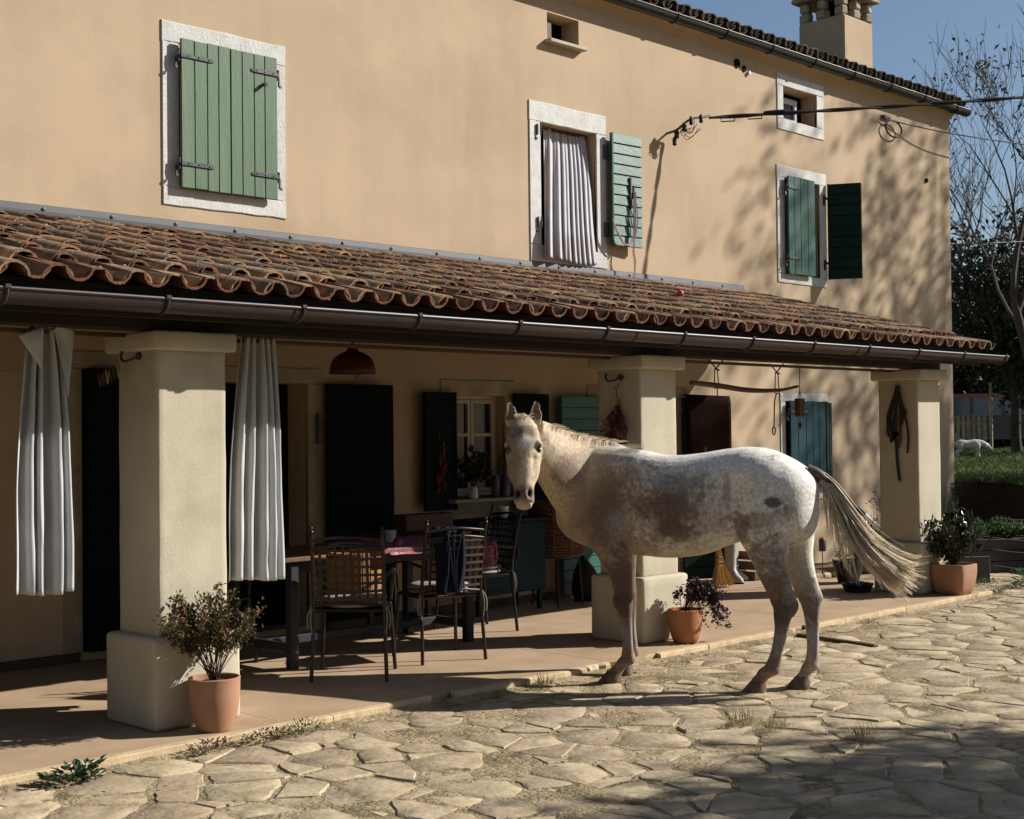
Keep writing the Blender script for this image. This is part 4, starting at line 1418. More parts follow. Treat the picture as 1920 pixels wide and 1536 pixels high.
for k in range(20):
    a = 2 * PI * k / 20
    mb = MB()
    h = .27 if k not in (15, 16) else .16
    mb.box((.165 * math.cos(a), .165 * math.sin(a), h / 2 + .01), (.014, .049, h), rotm(0, 0, a), .003)
    mb.build('stave', M['wood'], tub)
mb = MB(); mb.lathe([(.02, .008), (.160, .01), (.160, .02), (.002, .022)], 24); mb.build('tub_base', M['wood'], tub)
for z in (.05, .25):
    mb = MB(); mb.tube([(.175 * math.cos(a), .175 * math.sin(a), z) for a in [2 * PI * k / 24 for k in range(25)]], .006, 6); mb.build('hoop', M['wood_dark'], tub)

gm = empty('garment', (6.185, 6.79, .9), label='navy garment draped over the back of the middle chair', cat='garment')
gm.rotation_euler = (0, 0, R(-17))
mb = MB()
def drape(u, v):
    s = (v - .30) * .62
    x = -.09 + (.22 - .07 * max(0, v - .3)) * (u - .0) - .02 * math.sin(6 * v) * u
    fold = .014 * math.sin(11 * u + 2 * v) + .008 * math.sin(23 * u + 5 * v)
    if v < .30: return (x, -.0 + .10 * (.30 - v) / .3 * .4 + fold * .3 + .012, -.02 - (.30 - v) * .5)
    return (x, -.045 - .012 * s + fold + (.03 if v < .34 else 0), -.005 - s)
mb.grid(drape, 26, 40)
o = mb.build('cloth', M['navy'], gm, 179)
sol = o.modifiers.new('thick', 'SOLIDIFY'); sol.thickness = .004
mb = MB()
for k in range(3):
    mb.tube(catmull([(-.02 + .05 * k, -.075, -.05), (.0 + .02 * k, -.085, -.22), (.02 + .01 * k, -.08, -.40 - .02 * k)], 10), .005, 5)
mb.build('fold_edge', M['navy'], gm, 179)

wb = empty('wooden_box', (7.22, 8.18, .72), label='long dark wooden box at the back of the table by the wall', cat='box')
mb = MB(); mb.box((0, 0, .085), (.50, .16, .13), None, .008); mb.build('box_body', M['wood_dark'], wb)
mb = MB(); mb.box((.252, 0, .085), (.006, .13, .10), None, .002); mb.build('end_panel', M['wood'], wb)
# the box stands on a wall shelf
sh = empty('wall_shelf', (7.20, 8.45, 0), label='dark narrow wall shelf behind the table', cat='shelf')
mb = MB(); mb.box((.05, -.14, .7205), (.75, .50, .022), None, .003); mb.build('board', M['wood_dark'], sh)
for s in (-.3, .3):
    mb = MB(); mb.box((s, .0, .36), (.04, .04, .70), None, .003); mb.build('leg', M['wood_dark'], sh)
wb.location.z = .733

cab = empty('metal_cabinet', (8.28, 8.44, 0), label='teal cabinet on short legs against the wall', cat='cabinet')
mb = MB(); mb.box((.0, .0, .465), (.80, .36, .60), None, .008); mb.build('cabinet_body', M['petrol'], cab)
for s in (-1, 1):
    mb = MB(); mb.box((s * .198, -.187, .47), (.385, .014, .54), None, .004); d = mb.build('door', M['petrol'], cab)
    mb = MB(); mb.box((s * .04, -.205, .50), (.012, .016, .07), None, .003); mb.build('handle', M['iron'], d)
mb = MB(); mb.box((0, -.01, .772), (.84, .40, .022), None, .005); mb.build('cabinet_top', M['petrol'], cab)
for sx in (-1, 1):
    for sy in (-1, 1):
        mb = MB(); mb.box((sx * .36, sy * .14, .085), (.035, .035, .17), None, .004); mb.build('leg', M['petrol'], cab)
cupm = MB(); cupm.lathe([(.024, 0), (.030, .003), (.044, .062), (.045, .066), (.041, .066), (.03, .015), (.002, .01)], 24)
o = tag(cupm.build('bowl', M['white'], None, 50), 'lower of two small white bowls stacked on the cabinet', 'bowl', 'stacked white bowls on the cabinet'); o.location = (8.26, 8.34, .784)
o2 = o.copy(); COL.objects.link(o2); o2.location = (8.262, 8.338, .823); o2['label'] = 'upper of two small white bowls stacked on the cabinet'
# jars and pots on the window sill
def jar(x, y, z, r0, h, m, label, name='jar', cat='jar'):
    mb = MB(); mb.lathe([(r0 * .8, 0), (r0, .006), (r0, h * .8), (r0 * .7, h * .9), (r0 * .72, h), (r0 * .5, h)], 16)
    o = tag(mb.build(name, m, None, 50), label, cat); o.location = (x, y, z); return o
mb = MB(); mb.box((8.32, YW - .07, .935), (.86, .20, .03), None, .004)
tag(mb.build('plant_ledge', M['old_stone']), 'stone ledge carrying jars below the porch window', 'ledge')
jar(8.16, 8.60, .95, .04, .10, M['white'], 'small white pot on the porch window ledge', 'pot', 'pot')
jar(8.42, 8.60, .95, .035, .19, M['bluegrey'], 'dark blue bottle on the porch window ledge', 'bottle', 'bottle')
jar(8.54, 8.60, .95, .04, .20, M['bluegrey'], 'dark glass jar of dried flowers on the porch window ledge')
rr = random.Random(80)
stems_plant('dried_flowers', (8.54, 8.60, 1.13), [(rr.uniform(-.07, .07), rr.uniform(-.06, .06), rr.uniform(.04, .12)) for _ in range(9)], M['leaf_redweed'], 'bunch of reddish dried flowers in the dark jar', 81, 'flowers', per=18)
stems_plant('house_plant', (8.16, 8.60, 1.04), [(rr.uniform(-.12, .12), rr.uniform(-.10, .10), rr.uniform(.06, .26)) for _ in range(14)], M['leaf_dark'], 'dark leafy house plant in front of the porch window', 82, per=22, leaf=(.07, .045))
# chilli string on the left window leaf
def peppers(x, y, z, n, L, wd, nx, ny, label, seed, m):
    rr = random.Random(seed)
    root = empty('pepper_bunch', (x, y, z), label=label, cat='dried peppers', group=None)
    st = MB(); st.tube(catmull([(0, 0, .0), (.01, 0, -L * .5), (0, 0, -L)], 10), .004, 5); st.build('string', M['rope'], root)
    for k in range(n):
        t = (k + rr.random()) / n
        w = wd * (.25 + .75 * t)
        a, b = rr.uniform(-w, w), rr.uniform(0.008, .05)
        p = Vector((ny * a + nx * b, -nx * a + ny * b, -L * (.12 + .85 * t)))
        q = p + Vector((rr.uniform(-.02, .02), rr.uniform(-.02, .02), -rr.uniform(.05, .10)))
        mb = MB(); mb.tube(catmull([p, (p + q) / 2 + Vector((rr.uniform(-.012, .012), rr.uniform(-.012, .012), 0)), q], 6), [.006, .011, .011, .008, .005, .001], 6)
        mb.build('pepper', m, root, 179)
    return root
peppers(7.78, 8.60, 1.50, 22, .46, .05, 0, -1, 'string of dark red peppers on the porch window leaf', 91, M['red'])
pb = peppers(7.668, 6.545, 1.74, 46, .36, .13, -1, 0, 'large bunch of dried peppers and twigs on the middle pillar', 92, M['red'])
tw = MB(); rr = random.Random(93)
lf = MB()
for k in range(16):
    a = rr.uniform(-1, 1)
    p0 = Vector((-.02, .0, -.05)); p2 = Vector((-.03 - .03 * rr.random(), a * .17, -.42 + .12 * rr.random()))
    if k == 0: p2 = Vector((-.02, -.09, .17))
    pts = catmull([p0, (p0 + p2) / 2 + Vector((-.02, a * .04, .02)), p2], 8)
    tw.tube(pts, [.004 - .0004 * q for q in range(8)], 4)
    for _ in range(7):
        q = Vector(pts[rr.randint(2, 7)]); lf.cur = rr.random()
        lf.leaf(q, (-.3, rr.uniform(-1, 1), rr.uniform(-1, .6)), (1, 0, .3), rr.uniform(.015, .032), .012)
tw.build('twig', M['twig'], pb, kind='stuff'); lf.build('dry_leaf', M['leaf_redweed'], pb, kind='stuff')

ham = empty('wicker_hamper', (8.92, 8.35, .44), label='tall brown wicker hamper on a thin legged stand', cat='basket')
mb = MB()
mb.lathe([(.215, 0), (.225, .01), (.245, .44), (.25, .46), (.235, .46), (.21, .05), (.01, .03)], 36); mb.build('hamper_body', M['wicker'], ham, 40)
for k in range(20):
    mb = MB(); rad = .230 + .020 * k / 20
    mb.tube([((rad + .005 * math.cos(12 * a + PI * (k % 2))) * math.cos(a), (rad + .005 * math.cos(12 * a + PI * (k % 2))) * math.sin(a), .015 + .022 * k) for a in [2 * PI * q / 48 for q in range(49)]], .008, 4, False)
    mb.build('weave_band', M['wicker'], ham, 60)
for k in range(10):
    a = 2 * PI * k / 10
    mb = MB(); mb.tube([(.232 * math.cos(a), .232 * math.sin(a), .0), (.252 * math.cos(a), .252 * math.sin(a), .46)], .009, 5); mb.build('stake', M['wicker'], ham, 60)
std = empty('hamper_stand', (8.92, 8.35, 0), label='thin legged metal stand under the wicker hamper', cat='stand')
for k in range(4):
    a = PI / 4 + PI / 2 * k
    mb = MB(); mb.tube([(.22 * math.cos(a), .22 * math.sin(a), 0), (.19 * math.cos(a), .19 * math.sin(a), .425)], .009, 6); mb.build('leg', M['chair'], std, 60)
mb = MB(); mb.tube([(.20 * math.cos(a), .20 * math.sin(a), .428) for a in [2 * PI * q / 24 for q in range(25)]], .009, 6); mb.build('ring', M['chair'], std, 60)
# black bag on the floor behind the stand
mb = MB()
rg = []
for k in range(12):
    t = k / 11
    rg.append([((.13 * math.sin(PI * min(1, .22 + t * .75)) + .02 * math.sin(5 * a + 6 * t)) * math.cos(a) + .03 * math.sin(4 * t), (.11 * math.sin(PI * min(1, .22 + t * .75)) + .012 * math.sin(3 * a)) * math.sin(a), .40 * t) for a in [2 * PI * q / 20 for q in range(20)]])
mb.rings(rg)
o = tag(mb.build('black_bag', M['bagblack'], None, 179), 'slumped black bag on the floor beside the hamper stand', 'bag'); o.location = (9.28, 8.36, .002)

lam = empty('pendant_lamp', (6.07, 7.60, 1.925), label='dark red enamel pendant lamp over the table', cat='lamp')
mb = MB(); mb.lathe([(.160, 0), (.162, .003), (.158, .03), (.150, .07), (.128, .11), (.085, .140), (.045, .155), (.034, .175), (.030, .20), (.004, .205)], 32)
mb.build('lamp_shade', M['lamp'], lam, 50)
mb = MB(); mb.tube([(0, 0, .20), (0, 0, .52)], .005, 6); mb.build('flex', M['cable'], lam)
mb = MB(); mb.tube(catmull([(.02, 0, .01), (.03, 0, -.02), (.045, 0, -.025), (.055, 0, 0)], 10), .004, 5); mb.build('pull_loop', M['iron'], lam)

# hooks and clothes line
def hook(x, y, z, label):
    root = empty('wall_hook', (x, y, z), label=label, cat='hook')
    mb = MB(); mb.tube([(0, 0, 0), (-.025, 0, 0)], .020, 12); mb.build('rosette', M['iron'], root, 50)
    mb = MB(); mb.tube(catmull([(-.02, 0, 0), (-.05, .03, -.02), (-.06, .08, -.025), (-.06, .105, .005), (-.05, .10, .03)], 12), .008, 6); mb.build('hook_arm', M['iron'], root, 60)
hook(3.81, 6.53, 1.925, 'iron hook on the side of the nearest pillar holding the clothes line')
hook(7.68, 6.53, 1.893, 'iron hook on the side of the middle pillar above the peppers')
mb = MB(); mb.tube(catmull([(3.75, 6.62, 1.90), (3.1, 6.9, 1.84), (2.2, 7.25, 1.82), (.9, 7.7, 1.88)], 14), .0022, 4)
tag(mb.build('clothes_line', M['wire']), 'thin clothes line running left from the nearest pillar', 'clothes line')
rr = random.Random(99)
for k in range(6):
    peg = empty('clothes_peg', (3.735 - .016 * k, 6.63 + .010 * k, 1.885 - .004 * k), R(rr.uniform(-40, 40)), 'wooden clothes peg hanging in the cluster at the nearest pillar', 'clothes peg', 'clothes pegs hanging at the nearest pillar')
    for s in (-1, 1):
        mb = MB(); mb.box((s * .005, 0, -.035 - .006 * k % 3), (.007, .009, .075), rotm(0, s * .12, 0), .002); mb.build('peg_half', M['wood_dark'] if k % 3 else M['picket'], peg)

# hanging branch
br = empty('hanging_branch', (9.8, 6.9, 1.9), label='curved branch hung horizontally on cords under the porch', cat='branch')
br.location = (0, 0, 0)
P_ = [(8.97, 6.90, 1.892), (9.32, 6.90, 1.873), (9.75, 6.90, 1.842), (10.2, 6.90, 1.848), (10.50, 6.90, 1.886)]
mb = MB(); mb.tube(catmull(P_, 24), [.013 + .010 * math.sin(PI * min(1, (k + 4) / 23)) for k in range(24)], 9); mb.build('branch', M['stick'], br, 60)
for (x, zt, zb) in ((9.31, 2.06, 1.90), (10.18, 2.05, 1.87)):
    mb = MB()
    mb.tube([(x - .10, 6.90, zt + .02), (x, 6.90, zt - .045)], .006, 5); mb.tube([(x + .10, 6.90, zt + .03), (x, 6.90, zt - .045)], .006, 5)
    mb.tube([(x - .012, 6.905, zt - .045), (x - .026, 6.905, zb - .05)], .005, 5); mb.tube([(x + .008, 6.895, zt - .045), (x + .028, 6.895, zb - .05)], .005, 5)
    mb.tube([(x - .03, 6.9, zb - .048), (x + .03, 6.9, zb - .048)], .005, 5); mb.tube([(x - .01, 6.9, zt - .05), (x + .04, 6.9, zt - .06)], .008, 5)
    mb.build('cord', M['rope'], br)
for (x, zb) in ((9.32, 1.76),):
    mb = MB(); mb.tube([(x, 6.9, 1.86), (x + .003, 6.9, zb)], .005, 5); mb.build('cord', M['rope'], br)
mb = MB()
mb.tube(catmull([(10.17, 6.90, 1.82), (10.14, 6.90, 1.75), (10.13, 6.90, 1.60), (10.125, 6.90, 1.53)], 12), .006, 5)
mb.tube([(10.125 + .022 * math.sin(a), 6.90, 1.497 + .034 * math.cos(a)) for a in [2 * PI * k / 16 for k in range(17)]], .006, 5)
mb.build('cord_loop', M['rope'], br)
ch = empty('wooden_chime', (10.53, 6.9, 1.70), label='small dark wooden block hung on wires before the teal shutter', cat='chime')
mb = MB(); mb.tube([(0, 0, .08), (.003, 0, .36)], .004, 5); mb.tube([(-.03, 0, .08), (0, 0, .16), (.03, 0, .08)], .003, 5); mb.build('wire', M['rope'], ch)
mb = MB(); mb.box((0, 0, 0), (.09, .05, .16), None, .004); mb.build('block', M['wood_dark'], ch)
mb = MB(); mb.tube([(0, 0, -.08), (0, 0, -.13)], .002, 4); mb.lathe([(.002, -.19), (.014, -.18), (.017, -.15), (.006, -.13)], 10); mb.build('clapper', M['leather_red'], ch)

# blanket over the open door leaf
mb = MB()
def bl(u, v):
    hx, hy = 11.10, YW - .045
    w = .08 + .43 * u
    c, s = math.cos(R(27)), math.sin(R(27))
    off = -.055 - .012 * math.sin(7 * u) * v
    t = .45 * v if True else 0
    z = 1.865 - (1.30) * v
    if v < .04: off, z = -.055 + (.04 - v) * 1.6, 1.862
    xx = w - .06 * (1 - v) * (1 - u)
    return (hx + xx * c + off * s, hy - xx * s + off * c, z - .02 * u)
mb.grid(bl, 16, 40)
o = tag(mb.build('blanket', M['rug'], None, 179), 'dark brown blanket thrown over the open door leaf', 'blanket')
sol = o.modifiers.new('thick', 'SOLIDIFY'); sol.thickness = .012

# broom
bm_ = empty('straw_broom', (10.86, 8.02, 0), label='straw broom leaning upside down beside the blanket', cat='broom')
mb = MB(); mb.tube([(-.045, .0, .30), (-.10, .10, 1.35)], .012, 8); mb.build('broomstick', M['wood'], bm_, 60)
rr = random.Random(101)
mb = MB()
for k in range(230):
    t = rr.uniform(-1, 1); q = rr.uniform(-1, 1)
    top = Vector((-.045 + .02 * t, .012 * q, .40)); mid = Vector((-.02 + .06 * t, .02 * q, .23)); bot = Vector((.035 + .165 * t + rr.uniform(-.015, .015), .035 * q, .012 + rr.uniform(0, .035)))
    mb.cur = rr.random()
    mb.tube(catmull([top, mid, bot], 5), .0032, 3, False)
mb.build('straw_bristles', M['straw'], bm_, kind='stuff')
for z, w in ((.30, .045), (.255, .058), (.215, .068)):
    mb = MB(); mb.tube([(-.035 + w * math.cos(a), .024 * math.sin(a), z) for a in [2 * PI * k / 16 for k in range(17)]], .004, 5); mb.build('binding', M['leather_red'], bm_)
# tall boots beside the broom
def boot(x, y, rz, label):
    root = empty('tall_boot', (x, y, 0), rz, label, 'boot', 'pale tall boots standing beside the broom')
    rg = []
    prof = [(.0, .105, .045, .05), (.02, .11, .05, .05), (.05, .10, .048, .045), (.085, .07, .045, .02), (.13, .052, .046, -.005), (.20, .058, .050, -.012), (.28, .066, .056, -.018), (.35, .068, .058, -.012), (.40, .066, .056, -.01), (.40, .058, .05, -.01), (.30, .05, .045, -.012)]
    for (z, a_, b_, off) in prof:
        rg.append([(off + a_ * math.cos(t), b_ * math.sin(t), z) for t in [2 * PI * k / 20 for k in range(20)]])
    mb = MB(); mb.rings(rg); mb.build('boot_leg', M['boot'], root, 60)
    mb = MB(); mb.rings([[(.05 + (.112 + e) * math.cos(t), (.052 + e) * math.sin(t), z) for t in [2 * PI * k / 20 for k in range(20)]] for (z, e) in ((.001, -.01), (.003, 0), (.016, 0), (.018, -.01))]); mb.build('sole', M['bagblack'], root, 60)
boot(11.30, 8.22, R(-100), 'pale tall rubber boot nearest the straw broom')
boot(11.50, 8.34, R(-75), 'second pale tall rubber boot, farther from the broom')
cr_ = empty('wooden_crate', (11.78, 8.30, 0), label='dark wooden crate on the terrace behind the boots', cat='crate')
for k in range(3):
    mb = MB(); mb.box((0, -.15, .05 + .10 * k), (.40, .014, .085), None, .003); mb.build('slat', M['wood_dark'], cr_)
    mb = MB(); mb.box((-.20, 0, .05 + .10 * k), (.014, .29, .085), None, .003); mb.build('slat', M['wood_dark'], cr_)
mb = MB(); mb.box((0, .0, .012), (.39, .28, .02)); mb.build('base', M['wood_dark'], cr_)
mb = MB(); mb.leaf((0, 0, .008), (1, .3, .1), (0, 0, 1), .07, .05); mb.leaf((.02, .01, .012), (.2, 1, .8), (1, 0, .4), .06, .04)
o = tag(mb.build('crumpled_rag', M['upvc']), 'crumpled pale rag on the terrace behind the hind leg', 'rag'); o.location = (11.15, 7.72, 0)

# bridle on the far pillar
bd = empty('bridle', (11.595, 6.54, 1.9), label='black leather bridle with long straps on the far pillar', cat='bridle')
bd.location = (0, 0, 0)
X = 11.600
def strap(pts, w, m, name='strap', th=.006):
    mb = MB()
    P = catmull(pts, 14)
    vs, fs = [], []
    for k, p in enumerate(P):
        d = P[min(k + 1, 13)] - P[max(k - 1, 0)]
        n = np.array([0, -d[2], d[1]]); n = n / (np.linalg.norm(n) + 1e-9) * w / 2
        for (sx, s) in ((-th, 1), (-th, -1), (0, -1), (0, 1)): vs.append((p[0] + sx, p[1] + s * n[1], p[2] + s * n[2]))
    for k in range(13):
        for q in range(4): fs.append((k * 4 + q, k * 4 + (q + 1) % 4, (k + 1) * 4 + (q + 1) % 4, (k + 1) * 4 + q))
    fs += [(3, 2, 1, 0), (52, 53, 54, 55)]
    mb.add(vs, fs)
    return mb.build(name, m, bd)
mb = MB(); mb.tube([(11.625, 6.535, 1.885), (11.56, 6.535, 1.90)], .008, 6); mb.build('peg', M['iron'], bd)
rr = random.Random(103)
for k in range(7):
    a, b = rr.uniform(-.02, .06), rr.uniform(-.05, .04)
    strap([(X - .02 - .004 * k, 6.535 + rr.uniform(-.01, .01), 1.89), (X - .016, 6.555 + a * .6, 1.76), (X - .012, 6.59 + a, 1.60), (X - .012, 6.62 + b * .6, 1.50 - .02 * k), (X - .012, 6.57 + b, 1.46)], .022, M['leather'])
for k in range(4):
    strap([(X - .018, 6.53, 1.88), (X - .014, 6.50 + .006 * k, 1.74), (X - .012, 6.47 + .015 * k, 1.65), (X - .012, 6.49 + .01 * k, 1.58 - .03 * k)], .020, M['leather'])
strap([(X - .01, 6.575, 1.62), (X - .008, 6.565, 1.40), (X - .008, 6.555, 1.20), (X - .008, 6.535, 1.03)], .028, M['leather_blue'], 'long_strap')
strap([(X - .01, 6.48, 1.65), (X - .008, 6.455, 1.56), (X - .008, 6.440, 1.42), (X - .008, 6.452, 1.28)], .018, M['leather'], 'thin_strap')
for k in range(3):
    strap([(X - .02, 6.53 + .01 * k, 1.62), (X - .015, 6.515, 1.50 - .02 * k), (X - .012, 6.53, 1.40 - .03 * k), (X - .012, 6.54, 1.345)], .020, M['leather_red'], 'red_strap')
for (y, z) in ((6.635, 1.50), (6.655, 1.47), (6.47, 1.65)):
    mb = MB(); mb.tube([(X - .014, y + .022 * math.cos(a), z + .022 * math.sin(a)) for a in [2 * PI * k / 16 for k in range(17)]], .004, 5); mb.build('ring', M['iron'], bd)
mb = MB(); mb.box((X - .012, 6.534, 1.022), (.012, .03, .022), None, .003); mb.build('buckle', M['wire'], bd)

# =================================================================== CABLES
cb = empty('overhead_cable', (0, 0, 0), label='twisted black power cable running from the wall bracket to the right', cat='cable')
A = Vector((10.98, 8.52, 4.56)); B = Vector((8.70, 3.975, 3.590))
# the cable leaves the wall and passes high over the yard to the right of the viewer
A = Vector((11.30, 8.42, 4.64))
far = A + Vector((1.20, -1.0, .16)) * 7.5
mb = MB(); pts = []
for q in range(2):
    pp = []
    for k in range(140):
        t = k / 139
        p = A.lerp(far, t) - Vector((0, 0, .12 * math.sin(PI * min(t, 1))))
        a = t * 70 + PI * q
        pp.append(p + Vector((.007 * math.cos(a), .007 * math.cos(a), .010 * math.sin(a))))
    mb.tube(pp, .0125, 5)
mb.build('cable_strand', M['cable'], cb, 60)
brk = empty('cable_bracket', (10.95, YW, 4.52), label='iron cable bracket with insulators and loose wires on the wall', cat='bracket')
mb = MB(); mb.tube(catmull([(.02, .0, -.04), (.03, -.12, -.02), (.12, -.22, .08), (.36, -.28, .14)], 14), .012, 6); mb.build('bracket_arm', M['iron'], brk, 60)
for (x, y, z, r0) in ((.0, -.14, -.07, .028), (.06, -.19, .0, .030), (.13, -.22, .07, .022), (.24, -.26, .10, .022), (-.01, -.12, -.14, .024)):
    mb = MB(); mb.lathe([(r0 * .5, -.045), (r0, -.03), (r0 * .8, -.01), (r0 * 1.05, .01), (r0 * .7, .03), (r0 * .3, .045)], 10, (x, y, z)); mb.build('insulator', M['cable'], brk, 50)
rr = random.Random(111)
for k in range(7):
    mb = MB(); mb.tube(catmull([(rr.uniform(-.02, .08), -.18, rr.uniform(-.1, .05)), (rr.uniform(0, .15), -.21 + rr.uniform(-.04, .04), rr.uniform(-.14, -.03)), (rr.uniform(.08, .3), -.25, rr.uniform(-.02, .10))], 9), .0035, 4); mb.build('loose_wire', M['cable'], brk)
dv = Vector((1.20, -1.0, .16)).normalized()
o_ = A - Vector((10.95, YW, 4.52))
for (a, b) in ((.12, .26), (.40, .54)):
    mb = MB(); mb.tube([o_ + dv * a, o_ + dv * a - Vector((0, 0, .05)), o_ + dv * b - Vector((0, 0, .055)), o_ + dv * b], .007, 5); mb.build('tension_clip', M['cable'], brk)
mb = MB(); mb.tube([o_ + dv * .56, o_ + dv * .60, o_ + dv * .72, o_ + dv * .78], [.014, .019, .019, .014], 8); mb.build('clamp', M['cable'], brk, 50)

cc = empty('coiled_cable', (15.33, 8.66, 5.16), label='thin cable with a round coil near the upper right corner of the wall', cat='cable')
mb = MB(); mb.tube([(.19 * math.cos(a), -.01, .10 * math.sin(a) - .0) for a in [2 * PI * k / 32 for k in range(33)]], .011, 6); mb.build('coil', M['cable'], cc, 60)
mb = MB(); mb.tube(catmull([(-.24, 0, .10), (.1, -.04, .085), (1.55, -.20, .10), (5.2, -.3, .35)], 30), .009, 5); mb.build('span', M['cable'], cc, 60)
mb = MB(); mb.box((-.12, .02, .13), (.16, .05, .035), None, .006); mb.tube([(-.25, .03, .14), (-.25, -.03, .08)], .008, 5); mb.build('anchor', M['iron'], cc)
mb = MB(); mb.tube(catmull([(16.9, 9.4, 3.95), (20, 9.0, 4.25), (26, 8.4, 5.0)], 16), .010, 5)
tag(mb.build('garden_wire', M['cable'], None, 60), 'lower black wire crossing in front of the garden trees', 'cable')
o = MB(); o.tube([(16.2, YW - .02, 4.64), (16.2, YW, 4.64)], .03, 10)
tag(o.build('wall_hole', M['dark']), 'small dark hole in the plaster near the right corner', 'hole')  # near-black disc; the shade inside the hole is put in as colour

# =================================================================== GARDEN AND BACKGROUND
def tree(name, base, h, trunk_r, seed, label, m_leaf, nleaf, leaf=(.09, .04), levels=5, spread=.55, up=.35, first=.30, clump=.25, group=None, twig_leaf=3, lean=(0, 0), scatter=None, min_r=.004, cat='tree'):
    rr = random.Random(seed)
    root = empty(name, base, label=label, cat=cat, group=group)
    tb_ = MB()
    ends = []
    def grow(p, d, L, r0, lev):
        n = 5
        pts, rs = [p], [r0]
        q = p
        for k in range(n):
            d = (d + Vector((rr.uniform(-1, 1), rr.uniform(-1, 1), rr.uniform(-.6, 1) * up)) * .22).normalized()
            q = q + d * L / n
            pts.append(q); rs.append(max(min_r * .5, r0 * (1 - .45 * (k + 1) / n)))
        tb_.tube(pts, rs, 8 if lev == 0 else (5 if lev < 3 else 3), lev == 0)
        if lev >= levels:
            ends.append((pts, d)); return
        if lev >= levels - 1: ends.append((pts, d))
        nb = rr.randint(2, 3) if lev else rr.randint(3, 5)
        for _ in range(nb):
            t = rr.uniform(.45, 1.0) if lev else rr.uniform(first, 1.0)
            i = min(int(t * n), n - 1)
            pp = pts[i].lerp(pts[i + 1], t * n - i)
            ax = Vector((rr.uniform(-1, 1), rr.uniform(-1, 1), rr.uniform(-.35, .9))).normalized()
            dd = (d * (1 - spread) + ax * spread + Vector((0, 0, up * .4))).normalized()
            grow(pp, dd, L * rr.uniform(.58, .80), max(min_r, rs[i] * rr.uniform(.5, .66)), lev + 1)
        dd = (d + Vector((rr.uniform(-.3, .3), rr.uniform(-.3, .3), .1))).normalized()
        grow(pts[-1], dd, L * .72, max(min_r, rs[-1] * .85), lev + 1)
    grow(Vector((0, 0, -.1)), Vector((lean[0], lean[1], 1)).normalized(), h * .36, trunk_r, 0)
    tb_.build('trunk', M['bark'], root, 60)
    lf = MB()
    if ends and nleaf:
        for _ in range(nleaf):
            pts, d = rr.choice(ends)
            i = rr.randint(1, len(pts) - 1)
            p = pts[i - 1].lerp(pts[i], rr.random())
            s = clump
            p = p + Vector((rr.gauss(0, s), rr.gauss(0, s), rr.gauss(0, s)))
            lf.cur = rr.random()
            lf.leaf(p, (rr.uniform(-1, 1), rr.uniform(-1, 1), rr.uniform(-1, .5)), (rr.uniform(-1, 1), rr.uniform(-1, 1), 1), leaf[0] * rr.uniform(.6, 1.3), leaf[1] * rr.uniform(.7, 1.3))
        lf.build('crown', m_leaf, root, kind='stuff')
    return root

# raised lawn behind the house corner, held by a dark earth bank
def lawn_z(x, y): return .80 + .012 * (x - 17)
mb = MB()
def lawn_f(u, v):
    a = Vector((15.9, 7.0, 0)).lerp(Vector((18.4, 10.2, 0)), u) if False else None
    # front edge runs from the house corner out to the right of the frame
    e0, e1 = Vector((22.5, 16.9, 0)), Vector((14.6, 4.75, 0))
    p = e0.lerp(e1, u) + Vector((.86, -.10, 0)) * (60 * v * v)
    z = lawn_z(p.x, p.y) + .05 * noise.noise(Vector((p.x * .7, p.y * .7, 0)))
    return (p.x, p.y, z)
mb.grid(lawn_f, 40, 60)
tag(mb.build('lawn', M['lawn'], None, 179), 'raised lawn behind the house corner', kind='structure')
mb = MB()
def bank_f(u, v):
    e0, e1 = Vector((22.5, 16.9, 0)), Vector((14.6, 4.75, 0))
    p = e0.lerp(e1, u) + Vector((-.30, .04, 0)) * v
    n1 = noise.noise(Vector((p.x * 2, p.y * 2, v * 2)))
    return (p.x + .06 * n1, p.y, lawn_z(p.x, p.y) - (.86) * v + .02 * n1)
mb.grid(bank_f, 60, 12)
tag(mb.build('earth_bank', M['bank'], None, 179), 'dark earth bank holding up the lawn', kind='structure')
# grass on the lawn
rr = random.Random(120)
mb = MB()
for _ in range(34000):
    u, v = rr.random(), rr.random() ** .8 * .5
    p = Vector(lawn_f(u * .9, v))
    if in_view(p.x, p.y, p.z, 1.2) is None: continue
    mb.cur = rr.random()
    a = rr.uniform(0, 2 * PI); h = rr.uniform(.02, .065)
    w = Vector((math.cos(a), math.sin(a), 0)) * .012
    t = Vector((rr.uniform(-.04, .04), rr.uniform(-.04, .04), h))
    mb.add([p - w, p + w, p + t], [(0, 1, 2)])
tag(mb.build('lawn_grass', M['grass']), 'short tufted grass of the raised lawn', kind='stuff')

# planters with greens and a wire fence at the right edge
pl = empty('raised_planter', (14.55, 6.95, GZ), R(-38), 'weathered plank planter full of greens right of the square pot', 'planter')
for k in range(3):
    mb = MB(); mb.box((0, -.22, .06 + .12 * k), (1.0, .022, .112), None, .004); mb.build('plank', M['planter'], pl)
    mb = MB(); mb.box((0, .22, .06 + .12 * k), (1.0, .022, .112), None, .004); mb.build('plank', M['planter'], pl)
    for s in (-1, 1):
        mb = MB(); mb.box((s * .49, 0, .06 + .12 * k), (.022, .42, .112), None, .004); mb.build('plank', M['planter'], pl)
mb = MB(); mb.box((0, 0, .31), (.95, .42, .05)); mb.build('potting_soil', M['soil'], pl)
rr = random.Random(125)
tips = [(rr.uniform(-.48, .48), rr.uniform(-.2, .2), rr.uniform(.06, .15)) for _ in range(60)]
g = stems_plant('planter_greens', (14.55, 6.95, .28), tips, M['leaf_green'], 'low bright greens growing in the weathered planter', 126, per=34, leaf=(.04, .022), leaf_from=.5, spread=.05)
g.rotation_euler = (0, 0, R(-38))
